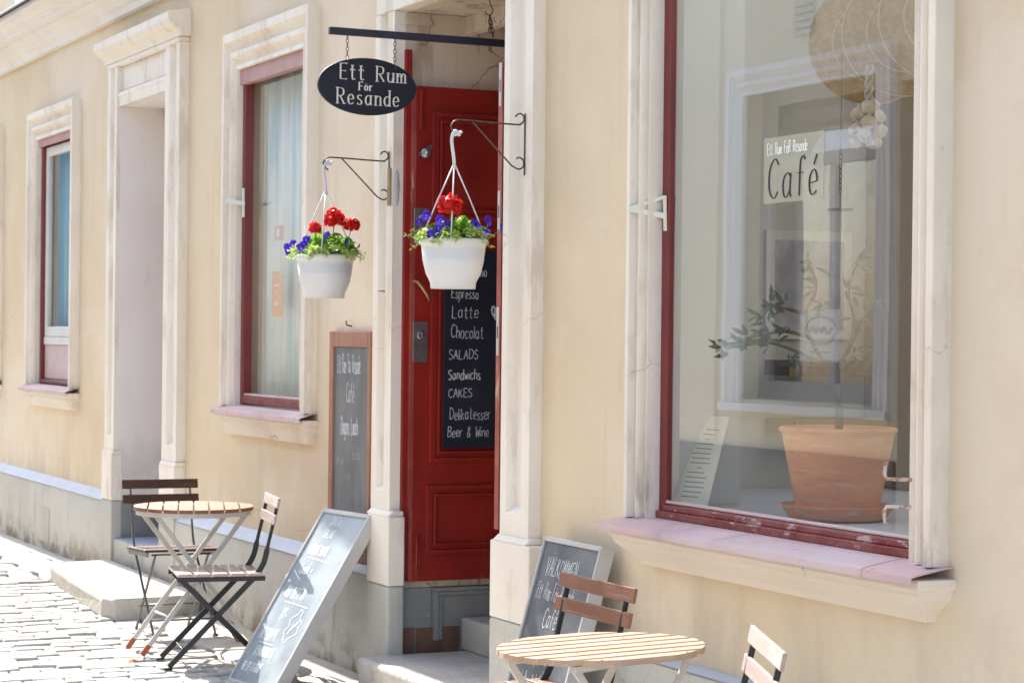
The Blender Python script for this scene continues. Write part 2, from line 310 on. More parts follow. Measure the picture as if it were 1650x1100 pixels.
# ------------------------------------------------------------------ mesh builder
class MB:
    def __init__(s): s.v = []; s.f = []; s.sm = []; s.mi = []; s.slot = 0; s.T = None
    def add(s, vs, fs, smooth=False):
        n = len(s.v)
        if s.T is not None: vs = [s.T @ Vector(p) for p in vs]
        s.v += [tuple(p) for p in vs]
        for f in fs:
            s.f.append(tuple(n + i for i in f)); s.sm.append(smooth); s.mi.append(s.slot)
        return s
    def box(s, x0, x1, y0, y1, z0, z1):
        v = [(x, y, z) for z in (z0, z1) for y in (y0, y1) for x in (x0, x1)]
        return s.add(v, [(0, 2, 3, 1), (4, 5, 7, 6), (0, 1, 5, 4), (2, 6, 7, 3), (0, 4, 6, 2), (1, 3, 7, 5)])
    def obox(s, c, u, v, w, su, sv, sw):
        """box centred at c along axes u, v, w (unit vectors) with full sizes"""
        c, u, v, w = Vector(c), Vector(u).normalized(), Vector(v).normalized(), Vector(w).normalized()
        p = [c + u * (a * su / 2) + v * (b * sv / 2) + w * (d * sw / 2) for d in (-1, 1) for b in (-1, 1) for a in (-1, 1)]
        return s.add(p, [(0, 2, 3, 1), (4, 5, 7, 6), (0, 1, 5, 4), (2, 6, 7, 3), (0, 4, 6, 2), (1, 3, 7, 5)])
    def bar(s, a, b, w, t, side=(1, 0, 0)):
        a, b = Vector(a), Vector(b); d = (b - a); L = d.length; d.normalize()
        sd = Vector(side); sd = (sd - d * sd.dot(d)).normalized(); n = d.cross(sd)
        return s.obox((a + b) / 2, d, sd, n, L, w, t)
    def quad(s, *p): return s.add(p, [tuple(range(len(p)))])
    def prism(s, poly, axis, a0, a1):
        """extrude a closed 2D polygon along an axis; poly in the other two axes (in xyz order)"""
        def mk(p, a):
            q = list(p); q.insert('xyz'.index(axis), a); return tuple(q)
        n = len(poly); v = [mk(p, a0) for p in poly] + [mk(p, a1) for p in poly]
        f = [(i, (i + 1) % n, n + (i + 1) % n, n + i) for i in range(n)] + [tuple(range(n - 1, -1, -1)), tuple(range(n, 2 * n))]
        return s.add(v, f)
    def tube(s, pts, r, n=8, closed=False, caps=True):
        pts = [Vector(p) for p in pts]; m = len(pts)
        rs = r if isinstance(r, (list, tuple)) else [r] * m
        rings = []; prev = None
        for i, p in enumerate(pts):
            if closed: d = pts[(i + 1) % m] - pts[i - 1]
            else: d = pts[min(i + 1, m - 1)] - pts[max(i - 1, 0)]
            d.normalize()
            if prev is None:
                h = Vector((0, 0, 1)) if abs(d.z) < .9 else Vector((1, 0, 0))
                a = (h - d * h.dot(d)).normalized()
            else: a = (prev - d * prev.dot(d)).normalized()
            prev = a; b = d.cross(a)
            rings.append([p + (a * math.cos(2 * math.pi * k / n) + b * math.sin(2 * math.pi * k / n)) * rs[i] for k in range(n)])
        v = [q for rg in rings for q in rg]; f = []
        for i in range(m if closed else m - 1):
            j = (i + 1) % m
            for k in range(n):
                k2 = (k + 1) % n; f.append((i * n + k, i * n + k2, j * n + k2, j * n + k))
        if caps and not closed: f += [tuple(range(n - 1, -1, -1)), tuple((m - 1) * n + k for k in range(n))]
        return s.add(v, f, True)
    def lathe(s, prof, c=(0, 0, 0), n=32, smooth=True):
        """prof: list of (r, z)"""
        v = []; f = []
        for (r, z) in prof:
            for k in range(n):
                a = 2 * math.pi * k / n; v.append((c[0] + r * math.cos(a), c[1] + r * math.sin(a), c[2] + z))
        for i in range(len(prof) - 1):
            for k in range(n):
                k2 = (k + 1) % n; f.append((i * n + k, i * n + k2, (i + 1) * n + k2, (i + 1) * n + k))
        f += [tuple(range(n - 1, -1, -1)), tuple((len(prof) - 1) * n + k for k in range(n))]
        return s.add(v, f, smooth)
    def build(s, name, mats, parent=None, bevel=0, smooth_angle=None, seg=2):
        me = bpy.data.meshes.new(name); me.from_pydata(s.v, [], s.f); me.update()
        for p, a, b in zip(me.polygons, s.sm, s.mi): p.use_smooth = a; p.material_index = b
        if not isinstance(mats, (list, tuple)): mats = [mats]
        for k in mats: me.materials.append(M[k] if isinstance(k, str) else k)
        bm = bmesh.new(); bm.from_mesh(me); bmesh.ops.recalc_face_normals(bm, faces=bm.faces); bm.to_mesh(me); bm.free()
        o = bpy.data.objects.new(name, me); COL.objects.link(o)
        if parent is not None: o.parent = parent
        if bevel:
            b = o.modifiers.new('bevel', 'BEVEL'); b.width = bevel; b.segments = seg; b.limit_method = 'ANGLE'; b.angle_limit = R(40)
        return o

def tag(o, label=None, cat=None, group=None, kind=None):
    if label: o['label'] = label
    if cat: o['category'] = cat
    if group: o['group'] = group
    if kind: o['kind'] = kind
    return o
def thing(name, label, cat, loc=(0, 0, 0), rotz=0, group=None):
    o = bpy.data.objects.new(name, None); COL.objects.link(o); o.empty_display_size = .1
    o.location = loc; o.rotation_euler = (0, 0, rotz)
    return tag(o, label, cat, group)
def children(o): return [c for c in bpy.data.objects if c.parent == o]
def copy_tree(o, parent=None):
    c = o.copy(); COL.objects.link(c)
    if parent is not None: c.parent = parent
    for ch in children(o): copy_tree(ch, c)
    return c

# ------------------------------------------------------------------ stroke lettering
GL = {
 'A': "0,0 3,10 6,0;1,4 5,4", 'B': "0,0 0,10;~0,10 4,9.5 4.5,7.5 3,5.5 0,5.2;~0,5.2 4,5 5.2,2.8 4,.4 0,0",
 'C': "~5.5,8.4 3.5,10 1,8.5 0,5 1,1.3 3.5,0 5.6,1.6", 'D': "0,0 0,10;~0,10 3.5,9.3 5.5,6.5 5.3,3 3,.5 0,0",
 'E': "5,10 0,10 0,0 5,0;0,5.2 4,5.2", 'F': "5,10 0,10 0,0;0,5.2 4,5.2", 'G': "~5.5,8.4 3.5,10 1,8.5 0,5 1,1.3 3.5,0 5.6,2;5.6,2 5.6,4.6 3.4,4.6",
 'H': "0,0 0,10;5,0 5,10;0,5 5,5", 'I': "0,0 0,10", 'J': "~4,10 4,2 2.5,0 .4,1.4", 'K': "0,0 0,10;5,10 0,4.5;1.5,5.8 5.5,0", 'L': "0,10 0,0 5,0",
 'M': "0,0 .6,10 3.2,3.5 5.8,10 6.4,0", 'N': "0,0 0,10 5,0 5,10", 'O': "~3,10 .6,8.3 0,5 .8,1.4 3,0 5.2,1.4 6,5 5.4,8.3 3,10",
 'P': "0,0 0,10;~0,10 4,9.6 5,7.6 4,5.4 0,5", 'R': "0,0 0,10;~0,10 4,9.6 5,7.6 4,5.4 0,5;2,5 5.5,0",
 'S': "~5,8.8 3,10 .8,9 .5,7 2.5,5.4 4.6,4 5,2 3.4,.1 1.5,.1 0,1.5", 'T': "0,10 6,10;3,10 3,0", 'U': "~0,10 0,3 1.5,0 3.8,.2 5,3 5,10",
 'V': "0,10 3,0 6,10", 'W': "0,10 1.6,0 3.5,7 5.4,0 7,10", 'Y': "0,10 3,5 6,10;3,5 3,0",
 'a': "~4.2,5.2 2.5,6.1 .6,5 0,2.8 .8,.5 2.4,0 4.1,1.8;~4.3,6 4.2,1.2 5,0", 'b': "0,10 0,0;~0,4.5 2,6.2 4,5 4.4,2.6 3.4,.4 1.4,0 0,1.2",
 'c': "~4,5 2.4,6.1 .5,5 0,2.8 .7,.6 2.4,0 4.2,1.2", 'd': "~4.2,5 2.5,6.1 .6,5 0,2.8 .8,.5 2.4,0 4.2,1.6;4.3,10 4.3,0",
 'e': "~.2,3 4,3.4 3.6,5.4 2.2,6.2 .5,5 0,2.8 .8,.5 2.4,0 4.2,1", 'f': "~4.4,9 3.4,10 2,9.2 1.7,7 1.7,0;.2,5.8 3.8,5.8",
 'g': "~4.2,5 2.5,6.1 .6,5 0,3 .8,.7 2.4,.2 4.1,1.8;~4.3,6 4.3,-1.6 3,-3.6 .6,-3", 'h': "0,10 0,0;~0,4 1.6,6 3.6,5.6 4,4 4,0",
 'i': "0,6 0,0;0,8.6 .2,8.9", 'j': "~1.4,6 1.4,-2 .4,-3.6 -1,-3", 'k': "0,10 0,0;3.8,6 0,2.6;1.2,3.6 4.2,0", 'l': "0,10 0,0",
 'm': "0,6 0,0;~0,4.2 1.4,6 2.8,5.4 3,4 3,0;~3,4.2 4.4,6 5.8,5.4 6,4 6,0", 'n': "0,6 0,0;~0,4.2 1.6,6 3.6,5.4 4,4 4,0",
 'o': "~2.2,6.1 .5,5 0,3 .7,.6 2.2,0 3.8,.6 4.5,3 3.9,5.2 2.2,6.1", 'p': "0,6 0,-4;~0,4.5 2,6.2 4,5 4.4,2.6 3.4,.4 1.4,0 0,1.2",
 'r': "0,6 0,0;~0,3.8 1.2,5.8 3.2,5.8", 's': "~3.6,5.4 2,6.1 .5,5.2 .8,3.8 2.6,2.8 3.6,1.4 2.6,.1 1.2,0 0,.9", 't': "~1.6,9 1.6,1.4 2.6,0 4,.6;0,6.2 3.6,6.2",
 'u': "~0,6 0,1.6 1.4,0 3,.6 4,2.4;4,6 4,0", 'v': "0,6 2,0 4,6", 'w': "0,6 1.4,0 2.8,4.6 4.2,0 5.6,6", 'y': "0,6 2.2,.4;4.4,6 1.2,-3.6",
 '&': "~5,0 1.2,6.6 1.4,9 3,9.8 4,8.4 2.8,6 .4,3.4 .4,1 2.2,0 4,1.4 5,3.4", '-': "0,4 3,4", '=': "0,5 4.4,5;0,3 4.4,3", ':': "0,1 .2,1.3;0,5 .2,5.3",
 '8': "~2.2,5.4 .4,7.4 1.2,9.6 3.2,9.6 4,7.6 2.2,5.4 .2,3 .8,.4 3.4,.2 4.4,2.6 2.2,5.4", '9': "~4,7.6 2,5.2 .2,7 .8,9.4 3,9.8 4,7.6 3.6,3 2.4,0",
 '0': "~2,10 .4,8 0,5 .4,2 2,0 3.6,2 4,5 3.6,8 2,10", '5': "4,10 .6,10 .3,5.8;~.3,5.8 2.4,6.4 4.2,4.6 4,1.6 2,0 0,1",
 "'": "0,10 0,8"}
GL['Ä'] = GL['A'] + ";1,11.8 1.3,12.1;4.6,11.8 4.9,12.1"; GL['Ö'] = GL['O'] + ";1.5,11.8 1.8,12.1;4.2,11.8 4.5,12.1"
GL['ö'] = GL['o'] + ";.8,8 1.1,8.3;3.2,8 3.5,8.3"; GL['ä'] = GL['a'] + ";.8,8 1.1,8.3;3.2,8 3.5,8.3"; GL['é'] = GL['e'] + ";2.2,7.4 3.8,10"
def parse(g):
    out = []
    for st in g.split(';'):
        sm = st.startswith('~'); st = st.lstrip('~')
        out.append((sm, [tuple(float(a) for a in p.split(',')) for p in st.split()]))
    return out
def spline(p, n=5):
    q = [p[0]] + list(p) + [p[-1]]; out = []
    for i in range(1, len(q) - 2):
        for k in range(n):
            t = k / n; a, b, c, d = q[i - 1], q[i], q[i + 1], q[i + 2]
            out.append(tuple(.5 * ((2 * b[j]) + (-a[j] + c[j]) * t + (2 * a[j] - 5 * b[j] + 4 * c[j] - d[j]) * t * t + (-a[j] + 3 * b[j] - 3 * c[j] + d[j]) * t ** 3) for j in (0, 1)))
    out.append(tuple(p[-1])); return out
class Pen:
    """draws ribbons on a plane: origin o, axes u (reading direction) and v (up), normal n"""
    def __init__(s, mb, o, u, v, n, lift=.0012):
        s.mb, s.o, s.u, s.v, s.n = mb, Vector(o), Vector(u).normalized(), Vector(v).normalized(), Vector(n).normalized(); s.k = 0; s.lift = lift
    def ribbon(s, pts, wd, nib=None):
        m = len(pts); L = []; Rr = []; s.k += 1
        off = s.n * (s.lift + (s.k % 40) * .00002)
        for i, p in enumerate(pts):
            a = pts[max(i - 1, 0)]; b = pts[min(i + 1, m - 1)]
            dx, dy = b[0] - a[0], b[1] - a[1]; l = math.hypot(dx, dy) or 1; nx, ny = -dy / l, dx / l
            w = wd
            if nib: w = nib[0] + (nib[1] - nib[0]) * abs(dy / l) ** 1.5
            L.append((p[0] + nx * w / 2, p[1] + ny * w / 2)); Rr.append((p[0] - nx * w / 2, p[1] - ny * w / 2))
        v = [s.o + s.u * p[0] + s.v * p[1] + off for p in L + Rr]
        s.mb.add(v, [(i, i + 1, m + i + 1, m + i) for i in range(m - 1)])
    def text(s, txt, x, y, h, w=.004, asp=.62, slant=0.0, jit=.0, gap=.16, nib=None, rise=0.0, serif=0.0):
        """h = capital height; asp squeezes the letters"""
        cx = x
        for ch in txt:
            if ch == ' ': cx += h * .42 * asp / .62; continue
            st = parse(GL[ch]); wmax = max(max(p[0] for p in q) for _, q in st)
            dy = random.uniform(-jit, jit) * h; hs = 1 + random.uniform(-jit, jit)
            for sm, q in st:
                q = [(cx + (p[0] / 10 * h * asp + p[1] / 10 * h * slant) * hs, y + dy + (cx - x) * rise + p[1] / 10 * h * hs) for p in q]
                pts = spline(q) if sm and len(q) > 2 else q
                if not sm and len(q) > 2:
                    for a, b in zip(q[:-1], q[1:]): s.ribbon([a, b], w, nib)
                else: s.ribbon(pts, w, nib)
                if serif:
                    for (a, b) in ((pts[0], pts[1]), (pts[-1], pts[-2])):
                        ddx, ddy = b[0] - a[0], b[1] - a[1]; l = math.hypot(ddx, ddy) or 1
                        if abs(ddy / l) > .85: s.ribbon([(a[0] - serif, a[1]), (a[0] + serif, a[1])], nib[0] * 1.1)
                        elif abs(ddx / l) > .9: s.ribbon([(a[0], a[1] - serif * .55), (a[0], a[1] + serif * .55)], nib[0] * 1.1)
            cx += (wmax / 10 * asp + gap * asp / .62) * h
        return cx
    def width(s, txt, h, asp=.62, gap=.16):
        c = 0
        for ch in txt:
            if ch == ' ': c += h * .42 * asp / .62; continue
            c += (max(max(p[0] for p in q) for _, q in parse(GL[ch])) / 10 * asp + gap * asp / .62) * h
        return c

# ================================================================== GROUND
def street():
    mb = MB()
    mb.slot = 1
    mb.quad((-260, -200, -.022), (160, -200, -.022), (160, 4, -.022), (-260, 4, -.022))
    mb.slot = 0
    rnd = random.Random(3)
    def stone(x0, x1, y0, y1, h, e=.011):
        t = [h + rnd.uniform(-.003, .003) for _ in range(4)]
        j = lambda: rnd.uniform(-.004, .004)
        b = [(x0 + j(), y0 + j()), (x1 + j(), y0 + j()), (x1 + j(), y1 + j()), (x0 + j(), y1 + j())]
        cx, cy = (x0 + x1) / 2, (y0 + y1) / 2
        def ins(d): return [(p[0] + (d if p[0] < cx else -d), p[1] + (d if p[1] < cy else -d)) for p in b]
        v = [(*p, -.03) for p in b] + [(*p, z - .009) for p, z in zip(ins(.002), t)] + [(*p, z - .002) for p, z in zip(ins(e * .55), t)] + [(*p, z) for p, z in zip(ins(e * 1.4), t)]
        f = [(12, 13, 14, 15)]
        for r in range(3):
            for k in range(4):
                k2 = (k + 1) % 4; f.append((r * 4 + k, r * 4 + k2, r * 4 + 4 + k2, r * 4 + 4 + k))
        mb.add(v, f, True)
    x = -22.0
    while x < -2.6:
        w = rnd.uniform(.10, .135); y = -.47 - rnd.uniform(.0, .03)
        yend = -5.85
        while y > yend:
            l = rnd.uniform(.13, .22)
            stone(x + .004, x + w - .004, y - l + .003, y - .003, rnd.uniform(-.008, .009))
            y -= l
        x += w
    o = mb.build('street', ['street', 'joint']); tag(o, 'pale sunlit cobbled street running along the cafe', kind='structure')
    mb = MB()
    for (y0, y1, lo, hi) in ((-.195, .06, .45, .8), (-.46, -.2, .35, .62)):
        x = -22.0
        while x < -2.6:
            l = rnd.uniform(lo, hi)
            stone(x + .004, x + l - .004, y0 + .004, y1 - .004, rnd.uniform(.003, .012), .012)
            x += l
    o = mb.build('pavement', ['flag']); tag(o, 'narrow strip of pale flagstones at the foot of the wall', kind='structure')
street()

# ================================================================== CAFE BUILDING
B = thing('cafe_building', 'cream plastered cafe building with white surrounds and a dark red door', 'building', (0, 0, 0))
WY = .36
def wall_with_holes(mb, x0, x1, z0, z1, y, holes):
    xs = sorted({x0, x1} | {h[0] for h in holes} | {h[1] for h in holes})
    zs = sorted({z0, z1} | {h[2] for h in holes} | {h[3] for h in holes})
    for a, b in zip(xs[:-1], xs[1:]):
        for c, d in zip(zs[:-1], zs[1:]):
            mx, mz = (a + b) / 2, (c + d) / 2
            if any(h[0] < mx < h[1] and h[2] < mz < h[3] for h in holes): continue
            mb.quad((a, y, c), (b, y, c), (b, y, d), (a, y, d))
W0 = (-19.06, -17.84, 1.2, 3.04); W1 = (-16.34, -15.27, 1.2, 3.04); W2 = (-11.53, -10.45, 1.2, 3.06); WR = (-6.81, -5.22, .955, 3.5)
ND = (-13.94, -12.83, .10, 3.08); MD = (-9.17, -7.985, -.03, 3.07)
HOLES = [W0, W1, W2, WR, ND, MD]
mb = MB()
wall_with_holes(mb, -22.6, 0.5, -.05, 5.6, 0.0, HOLES)
wall_with_holes(mb, -22.6, 0.5, -.05, 5.6, WY, HOLES)
for (a, b, c, d) in (W0, W1, W2, WR):
    mb.quad((a, 0, c), (a, WY, c), (a, WY, d), (a, 0, d)); mb.quad((b, 0, c), (b, WY, c), (b, WY, d), (b, 0, d))
    mb.quad((a, 0, d), (b, 0, d), (b, WY, d), (a, WY, d)); mb.quad((a, 0, c), (b, 0, c), (b, WY, c), (a, WY, c))
mb.quad((-22.6, 0, -.05), (-22.6, WY, -.05), (-22.6, WY, 5.6), (-22.6, 0, 5.6))
mb.quad((.5, 0, -.05), (.5, WY, -.05), (.5, WY, 5.6), (.5, 0, 5.6)); mb.quad((-22.6, 0, 5.6), (.5, 0, 5.6), (.5, WY, 5.6), (-22.6, WY, 5.6))
mb.build('wall', 'plaster', B)

# room behind the facade: roof slab, back walls, floor
mb = MB()
mb.box(-22.6, -7.7, WY + .01, 4.4, 5.3, 5.6); mb.box(-4.3, .5, WY + .01, 4.4, 5.3, 5.6); mb.box(-7.699, -4.301, WY + .01, .6, 5.3, 5.6); mb.box(-7.699, -4.301, 2.6, 4.4, 5.3, 5.6)  # opening over the shop added to let daylight into the room
mb.build('roof', 'roofing', B)
mb = MB()
mb.box(-22.6, .5, 4.2, 4.4, -.05, 5.28)
mb.box(-22.58, -22.4, WY + .01, 4.19, -.05, 5.28); mb.box(.3, .48, WY + .01, 4.19, -.05, 5.28)
for x in (-14.4, -12.4, -9.66, -7.5, -4.4): pass
mb.box(-14.9, -14.75, WY + .01, 4.19, -.04, 5.28); mb.box(-12.3, -12.15, WY + .01, 4.19, -.04, 5.28); mb.box(-9.75, -9.6, WY + .01, 4.19, -.04, 5.28)
mb.box(-4.2, -4.05, WY + .01, 4.19, -.04, 5.28)
mb.build('partition_wall', 'dark_room', B)
mb = MB(); mb.box(-22.3, .2, WY + .02, 4.18, -.04, .10); mb.build('floor', 'shelf_wood', B)
mb = MB()
mb.box(-7.80, -7.65, WY + .005, 4.19, .11, 5.25)
mb.box(-7.64, -4.27, 2.6, 2.7, .11, 5.25)
mb.box(-4.26, -4.21, WY + .005, 2.6, .11, 5.25)
mb.box(-7.64, -4.21, WY + .006, .46, 3.55, 3.65)
mb.build('shop_wall', 'room', B)

def plinth_part():
    mb = MB()
    mb.prism([(.0, -.05), (-.062, -.05), (-.060, .452), (-.052, .462), (0, .468)], 'x', -7.62, .5)
    for a, b in [(-22.6, -14.16), (-12.55, -9.36)]:
        mb.prism([(.0, -.05), (-.062, -.05), (-.060, .478), (-.052, .488), (0, .534)], 'x', a, b)
    return mb
mb = plinth_part()
mb.build('plinth', 'plinth', B, bevel=.006)
mb = MB()
mb.quad((-7.61, -.064, .462), (.5, -.064, .462), (.5, -.0005, .4725), (-7.61, -.0005, .4725))
for a, b in [(-22.6, -14.17), (-12.54, -9.37)]:
    mb.quad((a, -.0665, .4835), (b, -.0665, .4835), (b, -.0005, .5385), (a, -.0005, .5385))
mb.build('plinth_ledge', 'ledge', B)
mb = MB(); mb.box(-15.98, -15.66, -.068, -.05, .06, .315); mb.build('plinth_hatch', 'step_stone', B, bevel=.008)

# cornice along the whole front
mb = MB()
prof = [(.0, 3.66), (-.05, 3.66), (-.055, 3.70), (-.075, 3.715), (-.105, 3.75), (-.15, 3.775), (-.155, 3.80), (-.20, 3.81), (-.205, 3.845), (-.235, 3.86), (-.265, 3.885), (-.30, 3.90), (-.30, 3.945), (0, 4.0)]
mb.prism(prof, 'x', -22.7, .6)
mb.build('cornice', 'corniche', B, bevel=.004)
mb = MB(); mb.prism([(0, 4.005), (-.315, 3.95), (-.33, 3.935), (-.33, 3.95), (-.315, 3.968), (0, 4.03)], 'x', -22.72, .62)
mb.build('cornice_flashing', 'roofing', B)
# window sliver of the upper storey above the cornice
mb = MB(); mb.box(-17.2, -15.9, -.03, .02, 4.03, 5.4); up_w = mb.build('upper_window', 'board_white', B, bevel=.006)
mb = MB(); mb.box(-17.08, -16.02, -.034, -.031, 4.10, 5.3); mb.build('pane', 'old_glass', up_w)

PROF = [(0, 0), (0, .066), (.24, .066), (.26, .052), (.30, .036), (.38, .026), (.48, .024), (.52, .042), (.57, .050), (.64, .050), (.68, .040), (.70, .018), (.84, .012), (.88, .026), (1.0, .034), (1.0, -.025)]
def surround(mb, x0, x1, z0, z1, wl, wr, wt, prof=PROF):
    cols = []
    for (t, d) in prof:
        a, b, c = x0 + t * (wl + .003), x1 - t * (wr + .003), z1 - t * (wt + .003)
        cols.append([(a, -d, z0), (a, -d, c), (b, -d, c), (b, -d, z0)])
    n = len(cols); v = [p for c in cols for p in c]; f = []
    for i in range(n - 1):
        for k in range(3): f.append((i * 4 + k, i * 4 + k + 1, (i + 1) * 4 + k + 1, (i + 1) * 4 + k))
    mb.add(v, f)
def corbel(mb, x0, x1, zt, zb, out=.12, lo=.045):
    h = zt - zb
    p = [(0, zt), (-out, zt), (-out, zt - h * .22), (-out + .012, zt - h * .25), (-out + .014, zt - h * .36), (-out * .8, zt - h * .48), (-out * .66, zt - h * .6), (-lo, zb + h * .16), (-lo + .006, zb), (0, zb)]
    # mitred block: three sides follow the same profile
    n = len(p); v = []
    for (y, z) in p:
        e = (-y) - out
        v += [(x0 - e, 0, z), (x0 - e, y, z), (x1 + e, y, z), (x1 + e, 0, z)]
    f = []
    for i in range(n - 1):
        for k in range(3): f.append((i * 4 + k, i * 4 + k + 1, (i + 1) * 4 + k + 1, (i + 1) * 4 + k))
    mb.add(v, f)
def metal_sill(mb, x0, x1, zb, zf, out):
    t = .004
    for k in range(2): pass
    ys = [.015, -.03, -out * .55, -out * .85, -out, -out - .002]
    zs = [zb, zb - .003, zb - (zb - zf) * .5, zf + .004, zf - .002, zf - .022]
    n = len(ys); v = []
    for dz in (0, -t):
        for x in (x0, x1): v += [(x, y, z + dz) for y, z in zip(ys, zs)]
    f = []
    for i in range(n - 1):
        f += [(i, i + 1, n + i + 1, n + i), (2 * n + i, 3 * n + i, 3 * n + i + 1, 2 * n + i + 1), (i, 2 * n + i, 2 * n + i + 1, i + 1), (n + i, n + i + 1, 3 * n + i + 1, 3 * n + i)]
    mb.add(v, f)
def window_frame(mb, x0, x1, z0, z1, y, w, d, wb=None):
    wb = wb or w
    x0 += .0015; x1 -= .0015; z1 -= .0015
    mb.box(x0, x0 + w, y, y + d, z0, z1); mb.box(x1 - w, x1, y, y + d, z0, z1)
    mb.box(x0 + w, x1 - w, y + .0005, y + d - .0005, z1 - w, z1 - .001); mb.box(x0 + w, x1 - w, y + .0005, y + d - .0005, z0 + .001, z0 + wb)
def latch(mb, x, y, z, s=1.0):
    mb.bar((x, y, z - .055 * s), (x, y - .004, z + .055 * s), .014 * s, .008, (1, 0, 0))
    mb.bar((x - .0, y, z - .01), (x - .10 * s, y - .075 * s, z + .015 * s), .018 * s, .009, (0, 0, 1))
    mb.bar((x - .10 * s, y - .075 * s, z + .015 * s), (x - .01, y - .002, z + .05 * s), .012 * s, .008, (0, 0, 1))

def make_window(hole, wl, wr, label, sill_z, kind):
    x0, x1, z0, z1 = hole
    mb = MB(); surround(mb, x0 - wl, x1 + wr, z0 - .0, z1 + .20 if kind != 'shop' else z1 + .14, wl, wr, .20 if kind != 'shop' else .14)
    w = mb.build('window', 'trim_dirty', B, bevel=.004); w['label'] = label
    out = .15 if kind == 'shop' else .10
    zb, zf = sill_z
    mb = MB(); metal_sill(mb, x0 - wl - .04, x1 + wr + .03, zb, zf, out); 
    L_ = x1 + wr + .03 - (x0 - wl - .04)
    for q in ((.87,) if kind == 'shop' else ()):
        xs_ = x0 - wl - .04 + q * L_; metal_sill(mb, xs_, xs_ + .006, zb + .0022, zf + .0022, out + .0015)
    mb.build('sill', 'pink_sill', w, bevel=.002)
    mb = MB(); corbel(mb, x0 - wl + .0, x1 + wr + .035, zf - .012, zf - .135 if kind != 'shop' else zf - .145, out - .02, .045); mb.build('sill_corbel', 'sill_stone', w, bevel=.006)
    return w

# --- shop window on the right
w = make_window(WR, .105, .145, 'large right hand shop window with the café sticker on its pane', (.958, .934), 'shop')
x0, x1, z0, z1 = WR
mb = MB(); window_frame(mb, x0, x1, z0 + .015, z1, .022, .046, .03, .04); fr = mb.build('frame', 'red_frame', w, bevel=.005)
mb = MB(); mb.box(x0 + .01, x1 - .01, .004, .0215, .958, .985); mb.box(x0 + .048, x1 - .048, .012, .0218, .986, 1.006); mb.build('bottom_rail', 'red_peel', w, bevel=.004)
mb = MB(); mb.box(x0 + .048, x1 - .048, .0235, .0345, 1.0112, 1.022); mb.build('glazing_bead', 'pink_sill', w, bevel=.003)
mb = MB(); mb.quad((x0 + .04, .036, 1.0), (x1 - .04, .036, 1.0), (x1 - .04, .036, z1 - .04), (x0 + .04, .036, z1 - .04)); mb.build('pane', 'glass', w)
mb = MB(); latch(mb, x0 + .035, .018, 2.045, 1.15); mb.build('latch', 'off_white', w, bevel=.002)
for (z, dz) in ((1.195, .05), (1.115, -.05)):
    mb = MB(); mb.tube([(-5.215, -.03, z), (-5.24, -.06, z), (-5.26, -.085, z), (-5.265, -.09, z + dz * .3), (-5.262, -.088, z + dz)], .0055, 7); mb.build('stay_hook', 'rust_white', w)
# lining and display shelf inside
for a, b in ((x0 + .002, x0 + .006), (x1 - .006, x1 - .002)):
    mb = MB(); mb.box(a, b, .075, .358, 1.0, z1 - .002); mb.build('window_lining', 'room_white', w)
mb = MB(); mb.box(-7.64, -4.4, .085, 1.5, .93, .985); mb.build('display_shelf', 'display', B, bevel=.004)
# sticker with the café lettering
SX0, SX1, SZ0, SZ1 = -6.143, -5.790, 2.046, 2.262
mb = MB(); mb.quad((SX0, .0335, SZ0), (SX1, .0335, SZ0), (SX1, .0335, SZ1), (SX0, .0335, SZ1)); st = mb.build('sticker', 'film', w)
st['label'] = 'pale film on the glass lettered with the cafe name'
mb = MB(); pn = Pen(mb, (0, .033, 0), (1, 0, 0), (0, 0, 1), (0, -1, 0), .0006)
pn.text('Ett Rum FöR Resande', SX0 + .022, 2.206, .038, .0040, .50, .0, .03, .13)
mb.build('small_lettering', 'white_ink', w)
mb = MB(); pn = Pen(mb, (0, .033, 0), (1, 0, 0), (0, 0, 1), (0, -1, 0), .0006)
pn.text('Café', SX0 + .03, 2.062, .128, .004, .80, .05, .0, .18, nib=(.003, .0105))
mb.build('cafe_lettering', 'dark_ink', w)
# oval maker's sticker seen from behind
mb = MB(); cx_, cz_ = -5.80, 1.62
mb.quad((cx_ - .115, .0335, cz_ - .09), (cx_ + .115, .0335, cz_ - .09), (cx_ + .115, .0335, cz_ + .075), (cx_ - .115, .0335, cz_ + .075))
st2 = mb.build('sticker', 'film_white', w); st2['label'] = 'small oval sticker low on the pane'
mb = MB(); pn = Pen(mb, (0, .033, 0), (1, 0, 0), (0, 0, 1), (0, -1, 0), .0006)
pn.ribbon([(cx_ + .088 * math.cos(t * .2244), cz_ + .01 + .043 * math.sin(t * .2244)) for t in range(29)], .006)
pn.ribbon(spline([(cx_ - .06, cz_ + .005), (cx_ - .045, cz_ + .02), (cx_ - .03, cz_ + .002), (cx_ - .012, cz_ + .018), (cx_ + .006, cz_ + .002), (cx_ + .02, cz_ + .02), (cx_ + .04, cz_ - .002), (cx_ + .062, cz_ + .018)]), .006)
pn.ribbon([(cx_ - .05, cz_ - .06), (cx_ + .05, cz_ - .06)], .005)
mb.build('oval_print', 'ink', w)

